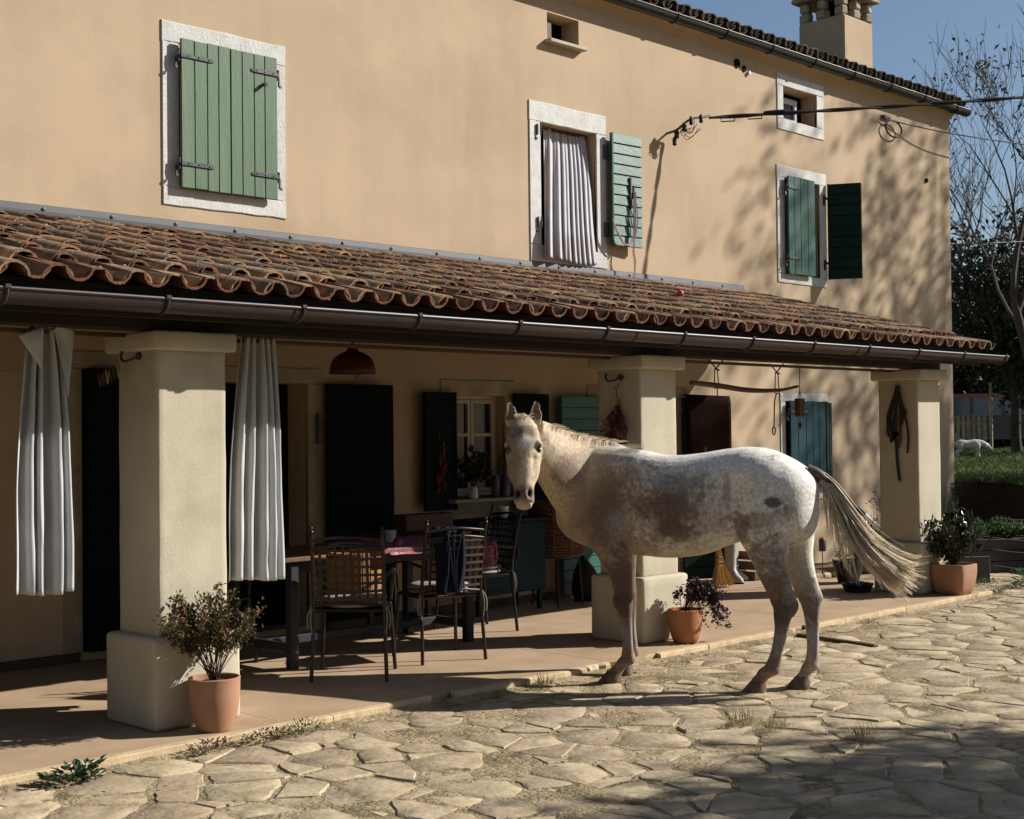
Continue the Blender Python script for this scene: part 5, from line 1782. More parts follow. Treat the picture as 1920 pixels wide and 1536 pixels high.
bdp = empty('grey_board', (13.20, 6.62, GZ), R(-40), 'grey weathered board standing behind the square planter', 'board')
mb = MB(); mb.box((0, 0, .13), (.30, .03, .26), None, .004); mb.build('board', M['planter'], bdp)
wf = empty('wire_fence', (0, 0, GZ), label='thin wire fence crossing the right edge before the planter', cat='fence')
for k, z in enumerate((.16, .32, .44, .60, .64)):
    mb = MB(); mb.tube(catmull([(13.45, 6.55, z), (13.2, 6.1, z + .004), (12.6, 5.1, z + .05)], 8), .0035, 4); mb.build('wire', M['wire'], wf)
for (x, y) in ((12.58, 5.06),):
    mb = MB(); mb.tube([(x, y, 0), (x, y, .72)], .016, 6); mb.build('post', M['planter'], wf)
weed(13.35, 6.05, GZ, .28, 300, M['leaf_green'], 'clump of bright green weeds right of the square planter', 130, (.055, .03), .16, 20)
weed(13.05, 6.45, GZ, .16, 160, M['leaf_weed'], 'pale low weeds between the square planter and the grey board', 131, (.03, .014), .05)
weed(14.1, 6.2, GZ, .30, 260, M['leaf_green'], 'taller green weeds at the right picture edge', 132, (.06, .03), .22, 20)
stems_plant('thin_sapling', (14.9, 7.7, .3), [(.05, -.02, .62), (-.04, .03, .55), (.10, .05, .40), (-.1, 0, .35)], M['leaf_green'], 'thin sapling rising behind the planter', 133, 'sapling', per=14, leaf=(.06, .035), stem_r=.006)

# picket fence, car and dog on the lawn
pf = empty('picket_fence', (0, 0, 0), label='pale picket fence on the lawn before the parked car', cat='fence')
F0, F1 = Vector((27.6, 15.9, 1.0)), Vector((29.35, 14.45, 1.06))
dF = (F1 - F0).normalized()
rr = random.Random(140)
for k in range(20):
    p = F0.lerp(F1, k / 19)
    mb = MB()
    mb.box((0, 0, .37), (.075, .02, .76 + rr.uniform(-.02, .02)), None, .004)
    o = mb.build('picket', M['picket'], pf)
    o.location = p; o.rotation_euler = (0, 0, math.atan2(dF.y, dF.x))
for z in (.18, .58):
    mb = MB(); mb.box((0, 0, 0), ((F1 - F0).length + .1, .03, .06)); o = mb.build('rail', M['picket'], pf)
    o.location = (F0 + F1) / 2 + Vector((.02, .025, z)); o.rotation_euler = (0, 0, math.atan2(dF.y, dF.x))
post = MB(); post.tube([(0, 0, 0), (0, 0, 1.6)], .035, 8)
o = tag(post.build('garden_post', M['picket'], None, 60), 'thin wooden post standing before the parked car', 'post'); o.location = (30.3, 14.75, .95)

car = empty('parked_car', (34.75, 17.15, .95), R(-43), 'small parked car with a faded red roof behind the picket fence', 'car')
def car_body():
    # side profile swept over the width: x along the car (front at +x)
    prof_low = [(-1.7, .25), (-1.75, .55), (-1.65, .85), (1.3, .88), (1.72, .78), (1.82, .5), (1.78, .25)]
    mb = MB()
    rg = []
    for y, k in ((-.78, .96), (-.80, 1), (.80, 1), (.78, .96)):
        rg.append([(x * k, y, .55 + (z - .55) * k) for x, z in prof_low])
    mb.rings(rg)
    return mb
car_body().build('body', M['carbody'], car, 30)
mb = MB(); mb.rings([[(x, y, z) for x, z in ((-1.58, .85), (-1.38, 1.36), (.25, 1.38), (.95, .88))] for y in (-.70, .70)]); mb.build('window', M['carglass'], car, 20)
mb = MB(); mb.rings([[(x, y, z) for x, z in ((-1.48, 1.345), (-1.40, 1.43), (.15, 1.455), (.38, 1.36), (.2, 1.34))] for y in (-.74, .74)]); mb.build('roof', M['carroof'], car, 30)
for x in (-1.42, -.55, .28):
    for s in (-1, 1):
        mb = MB(); mb.box((x, s * .705, 1.1), (.07, .03, .54), None, .004); mb.build('pillar_trim', M['carbody'], car)
for x in (-1.05, 1.1):
    for s in (-1, 1):
        mb = MB(); mb.tube([(x, s * .70, .28), (x, s * .82, .28)], .29, 20); w = mb.build('wheel', M['plastic'], car, 50)
        mb = MB(); mb.tube([(x, s * .815, .28), (x, s * .83, .28)], .17, 14); mb.build('rim', M['wire'], w, 50)
for s in (-1, 1):
    mb = MB(); mb.box((1.78, s * .58, .66), (.06, .26, .14), None, .02); mb.build('headlight', M['upvc'], car)

# white dog standing with lowered head
def skin_body(rings_list, voxel, it, name, m, parent, smooth=6):
    mb = MB()
    for r_ in rings_list: mb.rings(r_)
    me = mb.mesh(name + '_raw', m)
    bm = bmesh.new(); bm.from_mesh(me); bmesh.ops.recalc_face_normals(bm, faces=bm.faces); bm.to_mesh(me); bm.free()
    o = link(name, me)
    md = o.modifiers.new('r', 'REMESH'); md.mode = 'VOXEL'; md.voxel_size = voxel
    dg = bpy.context.evaluated_depsgraph_get()
    me2 = D.meshes.new_from_object(o.evaluated_get(dg))
    D.objects.remove(o); D.meshes.remove(me)
    me2.name = name
    n = len(me2.vertices)
    co = np.empty(n * 3); me2.vertices.foreach_get('co', co); co = co.reshape(-1, 3)
    ne = len(me2.edges)
    ed = np.empty(ne * 2, dtype=np.int64); me2.edges.foreach_get('vertices', ed); ed = ed.reshape(-1, 2)
    deg = np.bincount(ed.ravel(), minlength=n).astype(float)
    for q in range(it):
        acc = np.zeros_like(co)
        for c in range(3):
            acc[:, c] = np.bincount(ed[:, 0], weights=co[ed[:, 1], c], minlength=n) + np.bincount(ed[:, 1], weights=co[ed[:, 0], c], minlength=n)
        lap = acc / deg[:, None] - co
        co = co + lap * (.55 if q % 2 == 0 else -.30 if q < it - 2 else .4)
    me2.vertices.foreach_set('co', co.ravel())
    me2.materials.clear(); me2.materials.append(m)
    me2.shade_smooth(); me2.update()
    o = link(name, me2, parent)
    return o, co

def ering(c, U, V, up, dn, w, n=24, e=2.2):
    c, U, V = Vector(c), Vector(U), Vector(V)
    out = []
    for j in range(n):
        a = 2 * PI * j / n
        ca, sa = math.cos(a), math.sin(a)
        ca = math.copysign(abs(ca) ** (2 / e), ca); sa = math.copysign(abs(sa) ** (2 / e), sa)
        out.append(c + V * (w * ca) + U * ((up if sa > 0 else dn) * sa))
    return out

def limb(pts, rad, n=16, side=Vector((0, 1, 0)), e=2.0):
    """pts: centre line; rad: (fore-aft, lateral) per point; resampled smoothly"""
    P = catmull([tuple(p) + tuple(r_) for p, r_ in zip(pts, rad)], (len(pts) - 1) * 5 + 1)
    rg = []
    k = len(P)
    for i in range(k):
        d = Vector(P[min(i + 1, k - 1)][:3]) - Vector(P[max(i - 1, 0)][:3])
        d.normalize()
        V = (side - d * side.dot(d)).normalized()
        U = d.cross(V)
        rg.append(ering(P[i][:3], U, V, max(.002, P[i][3]), max(.002, P[i][3]), max(.002, P[i][4]), n, e))
    return rg

dog = empty('white_dog', (26.25, 13.25, lawn_z(26.5, 13) + .0), R(-44), 'white dog standing on the lawn beside the picket fence', 'dog')
dog.scale = (.66, .66, .66)
S = Vector((0, 1, 0))
parts_ = [
    limb([(-.45, 0, .40), (-.30, 0, .42), (-.05, 0, .40), (.20, 0, .40), (.34, 0, .42)], [(.06, .06), (.13, .12), (.13, .12), (.16, .13), (.10, .09)], side=S),
    limb([(.25, 0, .44), (.40, 0, .42), (.50, 0, .36)], [(.12, .10), (.10, .09), (.085, .08)], side=S),
    limb([(.44, 0, .40), (.54, 0, .36), (.62, 0, .29), (.68, 0, .25)], [(.07, .07), (.085, .08), (.05, .05), (.035, .035)], side=S),
    limb([(-.45, 0, .44), (-.58, .02, .42), (-.70, .03, .34), (-.74, .03, .24)], [(.05, .05), (.06, .05), (.055, .05), (.02, .02)], side=S)]
for s in (-1, 1):
    parts_ += [limb([(.24, s * .09, .40), (.25, s * .09, .22), (.25, s * .09, .10), (.28, s * .09, .02)], [(.08, .06), (.05, .045), (.04, .038), (.05, .04)], side=S),
               limb([(-.32, s * .09, .42), (-.28, s * .09, .26), (-.38, s * .09, .15), (-.35, s * .09, .06), (-.31, s * .09, .02)], [(.11, .06), (.06, .05), (.04, .035), (.035, .033), (.05, .04)], side=S),
               limb([(.50, s * .05, .43), (.49, s * .09, .38), (.50, s * .095, .31)], [(.03, .02), (.04, .018), (.02, .012)], side=S)]
skin_body(parts_, .018, 4, 'dog_body', M['dogfur'], dog)
mb = MB(); mb.lathe([(.001, -.016), (.014, -.008), (.016, .002), (.008, .012), (.001, .014)], 10, (.705, 0, .255)); mb.build('nose', M['bagblack'], dog, 60)
for s in (-1, 1):
    mb = MB(); mb.lathe([(.001, -.010), (.009, -.005), (.010, .002), (.001, .010)], 8, (.60, s * .058, .335)); mb.build('eye', M['bagblack'], dog, 60)

def crown_tree(base, centre, radii, nclump, per, leaf, seed, label, limbs=9, trunk_r=.12, csize=.22, power=.5, cat='tree', name='yard_tree', leaf_m=None):
    rr = random.Random(seed)
    base, centre = Vector(base), Vector(centre)
    root = empty(name, base, label=label, cat=cat)
    rel = centre - base
    tb_ = MB()
    fork = rel * .55
    tb_.tube(catmull([(0, 0, -.1), fork * .5 + Vector((.08, -.05, 0)), fork], 8), [trunk_r * (1 - .35 * k / 7) for k in range(8)], 9)
    lf = MB()
    for k in range(nclump):
        v = Vector((rr.gauss(0, 1), rr.gauss(0, 1), rr.gauss(0, 1))).normalized() * (rr.random() ** power)
        c = rel + Vector((v.x * radii[0], v.y * radii[1], v.z * radii[2]))
        if k % max(1, nclump // (limbs * 5)) == 0:
            m = (fork + c) / 2 + Vector((rr.uniform(-.2, .2), rr.uniform(-.2, .2), .15))
            tb_.tube(catmull([fork, m, c], 8), [trunk_r * (.35 - .04 * q) for q in range(8)], 5, False)
        for _ in range(per):
            lf.cur = rr.random()
            p = c + Vector((rr.gauss(0, csize), rr.gauss(0, csize), rr.gauss(0, csize * .7)))
            lf.leaf(p, (rr.uniform(-1, 1), rr.uniform(-1, 1), rr.uniform(-1, .5)), (rr.uniform(-1, 1), rr.uniform(-1, 1), 1), leaf * rr.uniform(.6, 1.3), leaf * .55)
    tb_.build('trunk', M['bark'], root, 60)
    lf.build('crown', leaf_m or M['leaf_tree'], root, kind='stuff')
    return root
# trees
tree('bare_tree', (24.6, 10.9, .75), 9.0, .13, 201, 'half bare autumn tree rising at the right picture edge', M['leaf_tree'], 900, (.13, .055), levels=5, spread=.40, up=.55, first=.18, clump=.08, min_r=.006)
tree('bare_tree', (29.8, 13.9, .85), 8.0, .13, 207, 'second leafless tree with fine twigs behind the roof end', M['leaf_tree'], 260, (.13, .05), levels=5, spread=.45, up=.50, first=.25, clump=.05, min_r=.007)
def dark_tree(base, centre, radii, nclump, per, leaf, seed, label, csize):
    o = crown_tree(base, centre, radii, nclump, per, leaf, seed, label, csize=csize, power=.45, name='evergreen_tree', leaf_m=M['leaf_dark'], trunk_r=.16)
    o['group'] = 'dark evergreen trees behind the lawn'
    return o
dark_tree((29.9, 13.3, .9), (30.2, 13.4, 4.1), (2.3, 2.3, 2.2), 300, 34, .17, 221, 'nearest dark evergreen, its crown filling the right picture edge', .26)
dark_tree((37.5, 20.2, .9), (37.6, 20.2, 3.9), (3.2, 3.2, 3.4), 300, 34, .24, 222, 'dark evergreen straight behind the parked car', .38)
dark_tree((39.6, 17.0, .9), (39.6, 17.0, 3.7), (3.2, 3.2, 3.5), 300, 34, .24, 223, 'dark evergreen standing right of the parked car', .38)
dark_tree((34.0, 19.3, .9), (34.0, 19.5, 4.9), (2.4, 2.4, 2.4), 240, 34, .22, 224, 'dark evergreen half hidden by the house corner', .34)
# hedge line of dark shrubs at the back of the lawn
rr = random.Random(230)
mb = MB()
for _ in range(15000):
    t = rr.random()
    p = Vector((33.5, 21.5, 0)).lerp(Vector((41, 12.0, 0)), t) + Vector((rr.uniform(1.8, 5.5), rr.uniform(-.5, .5), rr.uniform(.8, 3.4)))
    mb.cur = rr.random()
    mb.leaf(p, (rr.uniform(-1, 1), rr.uniform(-1, 1), rr.uniform(-1, .6)), (rr.uniform(-1, 1), rr.uniform(-1, 1), 1), .30 * rr.uniform(.6, 1.2), .17)
tag(mb.build('hedge', M['leaf_dark']), 'dark overgrown hedge closing the garden', 'hedge')
# trees beside the yard, out of the picture, whose shade falls on the paving and the wall
crown_tree((12.6, -2.6, GZ), (12.15, -2.15, 4.1), (1.85, 1.35, 1.5), 260, 60, .15, 241, 'leafy yard tree outside the view whose shade covers the near paving', csize=.24, power=.55)
crown_tree((26.4, 1.0, GZ), (26.6, 1.5, 10.2), (4.7, 2.2, 4.5), 520, 11, .16, 252, 'tall thin leaved tree outside the view whose shade dapples the wall', trunk_r=.22, csize=.19, power=.5)
# unseen wood added behind the viewer to keep sky light off the porch
rr = random.Random(260)
mb = MB()
for _ in range(5200):
    x = rr.uniform(-26, 13)
    p = Vector((x, -10.5 - rr.random() * 4 - .02 * abs(x), 9.2 * rr.random() ** .8))
    mb.cur = rr.random()
    mb.leaf(p, (rr.uniform(-1, 1), rr.uniform(-1, 1), rr.uniform(-1, .6)), (rr.uniform(-1, 1), 1, rr.uniform(-1, 1)), rr.uniform(.5, .95), .5)
tag(mb.build('added_wood', M['leaf_dark']), 'unseen dark wood added behind the viewer to block sky light', kind='stuff')

# =================================================================== HORSE
HA = R(112)
HF = Vector((math.cos(HA), math.sin(HA), 0))        # the way it faces
HL = Vector((-math.sin(HA), math.cos(HA), 0))       # its left side, towards the viewer
HO = Vector((6.884, 5.261, 0))
UPV = Vector((0, 0, 1))
def H(s, t, z): return HF * s + HL * t + UPV * z    # horse coordinates -> object space

def hring(s, zt, zb, w, t=0., e=2.25, n=32, mid=.52):
    c = H(s, t, zb + (zt - zb) * mid)
    return ering(c, UPV, HL, (zt - zb) * (1 - mid), (zt - zb) * mid, w, n, e)

def resample_rings(secs, m):
    P = catmull(secs, (len(secs) - 1) * m + 1)
    return P
parts_ = []
body = [(-.745, 1.17, .98, .03), (-.72, 1.225, .90, .11), (-.66, 1.285, .83, .185), (-.56, 1.345, .80, .238), (-.44, 1.393, .80, .262), (-.32, 1.403, .835, .260),
        (-.20, 1.393, .805, .254), (-.08, 1.374, .755, .266), (.06, 1.357, .728, .276), (.20, 1.357, .722, .268), (.34, 1.388, .728, .240),
        (.48, 1.407, .735, .212), (.62, 1.415, .752, .190), (.74, 1.405, .785, .165), (.84, 1.33, .83, .130), (.91, 1.20, .90, .07)]
P = resample_rings(body, 4)
parts_.append([hring(*q, e=(2.75 if q[0] < .2 else 2.75 - .5 * min(1, (q[0] - .2) / .2)), mid=(.56 if q[0] < -.3 else .52)) for q in P])
# neck: bends to the horse's left, towards the viewer
nk = [((.60, 0, 1.115), .335, .17), ((.70, .045, 1.195), .300, .150), ((.775, .13, 1.265), .255, .122), ((.840, .235, 1.348), .200, .102), ((.888, .325, 1.430), .152, .090), ((.925, .395, 1.492), .112, .082)]
P = catmull([(a[0], a[1], a[2], b, c) for a, b, c in nk], 30)
rg, crest = [], []
for i in range(30):
    d = Vector(P[min(i + 1, 29)][:3]) - Vector(P[max(i - 1, 0)][:3]); d.normalize()
    V = Vector((0, 0, 1)).cross(d).normalized()
    U = d.cross(V)
    c = H(*P[i][:3])
    Uw = H(*U); Vw = H(*V)
    ring = []
    for j in range(32):
        a = 2 * PI * j / 32
        ca, sa = math.cos(a), math.sin(a)
        w = P[i][4] * (1 - .30 * max(0, sa))
        ring.append(c + Vw * (w * ca) + Uw * (P[i][3] * sa))
    rg.append(ring)
    crest.append(Vector(P[i][:3]) + U * P[i][3])
parts_.append(rg)
# hind quarters, shoulders and legs (near side t>0)
LS = HL
def hl(pts, rad, e=2.0): return limb([H(*p) for p in pts], rad, 18, LS, e)
for s, pts in ((1, [(-.42, .13, 1.20), (-.45, .145, 1.02), (-.462, .15, .86), (-.488, .15, .70), (-.530, .148, .57), (-.560, .147, .475), (-.548, .147, .40), (-.541, .147, .32), (-.515, .146, .20), (-.482, .145, .092)]),
               (-1, [(-.44, -.13, 1.20), (-.50, -.14, 1.02), (-.545, -.14, .86), (-.585, -.13, .72), (-.628, -.11, .59), (-.664, -.09, .50), (-.674, -.085, .41), (-.680, -.08, .32), (-.681, -.075, .19), (-.674, -.07, .09)])):
    rad = [(.20, .115), (.205, .118), (.152, .098), (.100, .068), (.080, .050), (.074, .044), (.052, .038), (.041, .032), (.036, .030), (.045, .036)]
    parts_.append(hl(pts, rad))
# hock points
for (a, b) in (((-.600, .147, .530), (-.625, .147, .468)), ((-.700, -.095, .555), (-.722, -.09, .490))):
    parts_.append(hl([(a[0] + .015, a[1], a[2] + .06), a, b, (b[0] + .025, b[1], b[2] - .06)], [(.018, .018), (.022, .02), (.022, .022), (.014, .018)]))
# hind pasterns
for (t, f0, h0) in ((.147, (-.482, .092), (-.395, .0)), (-.07, (-.674, .09), (-.618, .0))):
    parts_.append(hl([(f0[0] - .005, t, f0[1] + .03), (f0[0], t, f0[1]), (f0[0] + (h0[0] - f0[0]) * .55, t, f0[1] * .5 + .01), (h0[0], t, h0[1])], [(.036, .032), (.044, .036), (.036, .032), (.046, .044)]))
fore = ((1, [(.52, .10, 1.08), (.545, .13, .92), (.505, .135, .78), (.462, .130, .65), (.445, .125, .53), (.438, .122, .44), (.432, .120, .375), (.424, .118, .29), (.418, .116, .20), (.418, .115, .105)]),
        (-1, [(.53, -.10, 1.08), (.56, -.13, .92), (.545, -.14, .78), (.525, -.15, .65), (.512, -.155, .53), (.504, -.160, .44), (.498, -.165, .375), (.493, -.168, .29), (.488, -.172, .20), (.486, -.176, .105)]))
for s, pts in fore:
    rad = [(.19, .085), (.165, .09), (.115, .078), (.080, .058), (.060, .048), (.058, .049), (.046, .042), (.036, .031), (.033, .029), (.044, .036)]
    parts_.append(hl(pts, rad))
for (t, f0, h0) in ((.115, (.418, .105), (.515, -.004)), (-.176, (.486, .105), (.535, -.004))):
    parts_.append(hl([(f0[0] - .003, t, f0[1] + .03), (f0[0], t, f0[1]), (f0[0] + (h0[0] - f0[0]) * .5, t, f0[1] * .5), (h0[0], t, h0[1])], [(.036, .031), (.044, .036), (.035, .032), (.046, .044)]))
# knees
for (s, t) in ((.452, .122), (.518, -.160)):
    parts_.append(hl([(s - .01, t, .50), (s + .004, t, .455), (s - .012, t, .40)], [(.045, .045), (.056, .052), (.042, .042)]))
# head: frame at the poll, face turned to the viewer
toC = Vector((-.717, -.697, 0)).normalized()
HX = Vector((.697, -.717, 0)).normalized()         # picture right = the horse's own left
TAU = R(17)
HD = (-UPV * math.cos(TAU) + toC * math.sin(TAU)).normalized()   # poll -> muzzle
HN = (toC * math.cos(TAU) + UPV * math.sin(TAU)).normalized()    # out of the face
POLL = HF * .958 + HL * .465 + UPV * 1.578
def K(q, x, n): return POLL + HD * q + HX * x + HN * n
hd = [(-.015, .020, .075, .048), (.03, .050, .120, .083), (.08, .066, .165, .098), (.13, .074, .195, .106), (.185, .076, .210, .112), (.24, .073, .205, .108), (.30, .066, .185, .103), (.35, .058, .150, .092),
      (.39, .050, .118, .074), (.43, .046, .098, .064), (.475, .047, .090, .067), (.505, .040, .086, .065), (.530, .022, .080, .054), (.548, -.003, .070, .036)]
P = catmull(hd, 46)
rg = []
for (q, nf, nb, w) in P:
    ring = []
    for j in range(36):
        a = 2 * PI * j / 36
        ca, sa = math.cos(a), math.sin(a)
        ex = 2.5
        ca2 = math.copysign(abs(ca) ** (2 / ex), ca); sa2 = math.copysign(abs(sa) ** (2 / ex), sa)
        ww = w
        if sa2 > -.6: ww = w * (1 - (.36 if .24 < q < .41 else .16) * (sa2 + .6) / 1.6)      # nasal bone narrower than cheeks
        ring.append(K(q, ww * ca2, (nf if sa2 > 0 else nb) * sa2))
    rg.append(ring)
parts_.append(rg)
for s in (-1, 1):
    # brow and cheek
    parts_.append([[K(.165 + .030 * dq, s * (.088 + .012 * u), .040) + HX * s * .0 + (HX * s * math.cos(a) + HN * math.sin(a)) * rr_ for a in [2 * PI * j / 14 for j in range(14)]] for dq, u, rr_ in ((-1, 0, .004), (-.6, .4, .018), (0, .6, .026), (.7, .4, .018), (1.2, 0, .004))])
    # ears
    rg = []
    for k in range(9):
        t = k / 8
        c = K(.03 - .172 * t, s * (.066 + .026 * t - .012 * t * t), -.030 + .012 * math.sin(PI * t))
        w = .044 * math.sin(PI * min(1, (.28 + .72 * t))) ** .8 * (1 if t < .5 else 1) + .003
        d = .020 * (1 - .75 * t) + .003
        rg.append([c + HX * (w * math.cos(a)) + HN * ((d if math.sin(a) < 0 else -d * .10) * math.sin(a)) for a in [2 * PI * j / 18 for j in range(18)]])
    parts_.append(rg)

horse = empty('horse', HO, label='pale roan horse with a brown flank standing across the yard and facing the viewer', cat='horse')
def horse_mat():
    m = D.materials.new('horse_coat'); m.use_nodes = True
    N, L = m.node_tree.nodes, m.node_tree.links
    b = N['Principled BSDF']
    b.inputs['Roughness'].default_value = .72
    b.inputs['Specular IOR Level'].default_value = .22
    b.inputs['Sheen Weight'].default_value = .12
    at = N.new('ShaderNodeAttribute'); at.attribute_name = 'coat'
    geo = N.new('ShaderNodeNewGeometry')
    mp = N.new('ShaderNodeMapping'); mp.inputs['Rotation'].default_value = (0, R(30), R(20)); mp.inputs['Scale'].default_value = (60, 60, 260)
    L.new(geo.outputs['Position'], mp.inputs['Vector'])
    n1 = N.new('ShaderNodeTexNoise'); n1.inputs['Scale'].default_value = 1.0; n1.inputs['Detail'].default_value = 4
    mp2 = N.new('ShaderNodeMapping'); mp2.inputs['Scale'].default_value = (150, 150, 45)
    L.new(geo.outputs['Position'], mp2.inputs['Vector']); L.new(mp2.outputs[0], n1.inputs['Vector'])
    n2 = N.new('ShaderNodeTexNoise'); n2.inputs['Scale'].default_value = 60; n2.inputs['Detail'].default_value = 6
    L.new(geo.outputs['Position'], n2.inputs['Vector'])
    r1 = N.new('ShaderNodeMapRange'); r1.inputs['From Min'].default_value = .3; r1.inputs['From Max'].default_value = .7; r1.inputs['To Min'].default_value = .80; r1.inputs['To Max'].default_value = 1.18
    L.new(n1.outputs['Fac'], r1.inputs['Value'])
    r2 = N.new('ShaderNodeMapRange'); r2.inputs['From Min'].default_value = .3; r2.inputs['From Max'].default_value = .7; r2.inputs['To Min'].default_value = .76; r2.inputs['To Max'].default_value = 1.18
    L.new(n2.outputs['Fac'], r2.inputs['Value'])
    mu = N.new('ShaderNodeMath'); mu.operation = 'MULTIPLY'; L.new(r1.outputs[0], mu.inputs[0]); L.new(r2.outputs[0], mu.inputs[1])
    vm = N.new('ShaderNodeVectorMath'); vm.operation = 'SCALE'; L.new(at.outputs['Color'], vm.inputs[0]); L.new(mu.outputs[0], vm.inputs['Scale'])
    L.new(vm.outputs[0], b.inputs['Base Color'])
    bp = N.new('ShaderNodeBump'); bp.inputs['Strength'].default_value = .30; bp.inputs['Distance'].default_value = .004
    ad = N.new('ShaderNodeMath'); ad.operation = 'ADD'; L.new(n1.outputs['Fac'], ad.inputs[0]); L.new(n2.outputs['Fac'], ad.inputs[1])
    L.new(ad.outputs[0], bp.inputs['Height']); L.new(bp.outputs[0], b.inputs['Normal'])
    return m
hm = horse_mat()
hb, co = skin_body(parts_, .0078, 5, 'body', hm, horse)
me = hb.data
n = len(co)
hf, hlv = np.array(HF), np.array(HL)
S_ = co @ hf; T_ = co @ hlv; Z_ = co[:, 2]
rel = co - np.array(POLL)
Q_, X_, Nn_ = rel @ np.array(HD), rel @ np.array(HX), rel @ np.array(HN)
nor = np.empty(n * 3); me.vertices.foreach_get('normal', nor); nor = nor.reshape(-1, 3)
def gb(a, a0, w): return np.exp(-((a - a0) / w) ** 2)
def blob(s, z, ws, wz, t=None, wt=.2):
    g = gb(S_, s, ws) * gb(Z_, z, wz)
    if t is not None: g = g * gb(T_, t, wt)
    return g
near = 1 / (1 + np.exp(-T_ / .03))
disp = np.zeros(n)
side = np.minimum(1, np.abs(T_) / .15)
disp += -.020 * blob(-.27, 1.10, .10, .14) * side          # flank hollow
disp += .014 * blob(-.31, 1.26, .055, .05) * side          # hip bone
disp += -.012 * blob(.30, 1.00, .035, .26) * side          # line behind the shoulder
disp += .012 * blob(.45, .98, .10, .18) * side             # shoulder
disp += -.014 * blob(.66, 1.15, .035, .16) * side          # shoulder-neck groove
disp += .010 * blob(.62, 1.32, .05, .08) * side
disp += .016 * blob(-.33, .90, .07, .07) * side            # stifle
disp += -.008 * blob(-.56, 1.0, .03, .20) * side           # thigh groove
disp += .010 * blob(.72, .90, .07, .07)
disp += .006 * blob(.05, .95, .20, .15) * side
low = (Z_ < .42) * (Z_ > .10)
disp += low * -.0045 * np.exp(-((np.abs(nor @ hlv) - .88) / .10) ** 2) * gb(Z_, .25, .11)      # groove between tendon and bone
disp += .006 * gb(Z_, .085, .022) * (Z_ < .2)
disp += -.004 * gb(Z_, .052, .014) * (Z_ < .2)
disp += .004 * (noise_arr := np.array([noise.noise(Vector((p[0] * 16, p[1] * 16, p[2] * 9))) for p in co])) * np.clip((.75 - Z_) / .3, .25, 1)
for k in range(5): disp += -.0025 * gb(S_ + .10 * (Z_ - 1), .24 - .075 * k, .016) * gb(Z_, .95, .16) * side
# face modelling
hm_ = (Nn_ > -.20) * (Q_ > -.2) * (np.abs(X_) < .16) * (T_ > .28)
S2 = S_ + .30 * np.clip(T_, 0, 1) * (Z_ > .95)
hm_ = hm_.astype(float)
front = np.clip(nor @ np.array(HN), 0, 1)
disp += hm_ * -.012 * gb(np.abs(X_), .066, .016) * gb(Q_, .285, .07) * front
disp += hm_ * .008 * gb(np.abs(X_), .088, .022) * gb(Q_, .26, .10) * gb(Nn_, -.03, .05)
disp += hm_ * -.010 * gb(np.abs(X_), .088, .016) * gb(Q_, .195, .022) * gb(Nn_, .04, .04)
disp += hm_ * -.010 * gb(np.abs(X_), .05, .03) * gb(Q_, .11, .03) * front
disp += hm_ * -.038 * gb(np.abs(X_), .041, .015) * gb(Q_, .468, .023) * gb(Nn_, .035, .06)
disp += hm_ * .010 * gb(np.abs(X_), .050, .010) * gb(Q_, .462, .030) * gb(Nn_, .03, .05)
disp += hm_ * -.008 * gb(X_, 0, .010) * gb(Q_, .492, .03) * front
disp += hm_ * -.007 * gb(Q_, .522, .006) * (np.abs(X_) < .06)
ear = hm_ * (Q_ < -.015)
disp += -.010 * ear * gb(np.abs(X_), .075, .016) * front
co2 = co + nor * disp[:, None]
me.vertices.foreach_set('co', co2.ravel()); me.update()
# coat: patches of the animal's own colour; the head also carries painted shade
def fbm(sc, off):
    out = np.empty(n)
    for i in range(n):
        p = co[i]
        out[i] = noise.fractal(Vector((p[0] * sc + off, p[1] * sc, p[2] * sc)), .9, 2.0, 4)
    return out
f1, f2 = fbm(8.0, 3.1), fbm(38.0, 9.7)
WHITE = np.array((.74, .705, .62)); CREAM = np.array((.50, .385, .25)); TAN = np.array((.29, .195, .125)); BROWN = np.array((.105, .056, .034)); DARK = np.array((.055, .034, .026)); GREY = np.array((.30, .285, .28)); PINK = np.array((.36, .23, .18))
colr = np.tile(WHITE, (n, 1))
def paint(c, w):
    global colr
    w = np.clip(w, 0, 1)[:, None]
    colr = colr * (1 - w) + c * w
def soft(x, k=.18): return 1 / (1 + np.exp(-x / k))
nz = f1 * .50 + f2 * .42
# forehand brown-tan, barrel brown patch, legs
paint(TAN, .90 * soft((S_ - .20) + .35 * nz - .35 * (Z_ - 1.05), .08))
paint(TAN * 1.15, .55 * soft(gb(Z_, 1.0, .20) * soft(S_ + .25, .1) - .45 + .5 * nz, .1))
paint(BROWN, .75 * soft(gb(S_, .53, .17) * gb(Z_, 1.02, .24) - .42 + .42 * nz, .10))
paint(CREAM * 1.05, .92 * soft((S2 - .64) + .8 * (Z_ - 1.22) - .02 + .12 * nz, .05))
paint(BROWN * 1.4, .60 * soft(gb(S2, .84, .11) * gb(Z_, 1.24, .12) - .50 + .45 * nz, .10))
paint(CREAM, .8 * soft(gb(S_, .95, .10) * gb(Z_, 1.05, .14) - .5, .1))
paint(BROWN, .92 * soft(gb(S_, .13, .21) * gb(Z_, 1.05, .18) - .44 + .50 * nz, .13))
paint(BROWN, .75 * soft(gb(S_, .07, .15) * gb(Z_, .90, .08) - .55 + .55 * nz, .08))
paint(GREY * .75, .70 * soft(gb(S_, .10, .24) * gb(Z_, 1.19, .06) - .45 + .5 * nz, .09))
paint(GREY, .6 * soft(gb(S_, .43, .09) * gb(Z_, .93, .10) - .5 + .4 * nz, .12))
paint(WHITE, .8 * soft(gb(Z_, 1.42, .07) * gb(S_, .2, .30) - .4 + .3 * nz, .09))
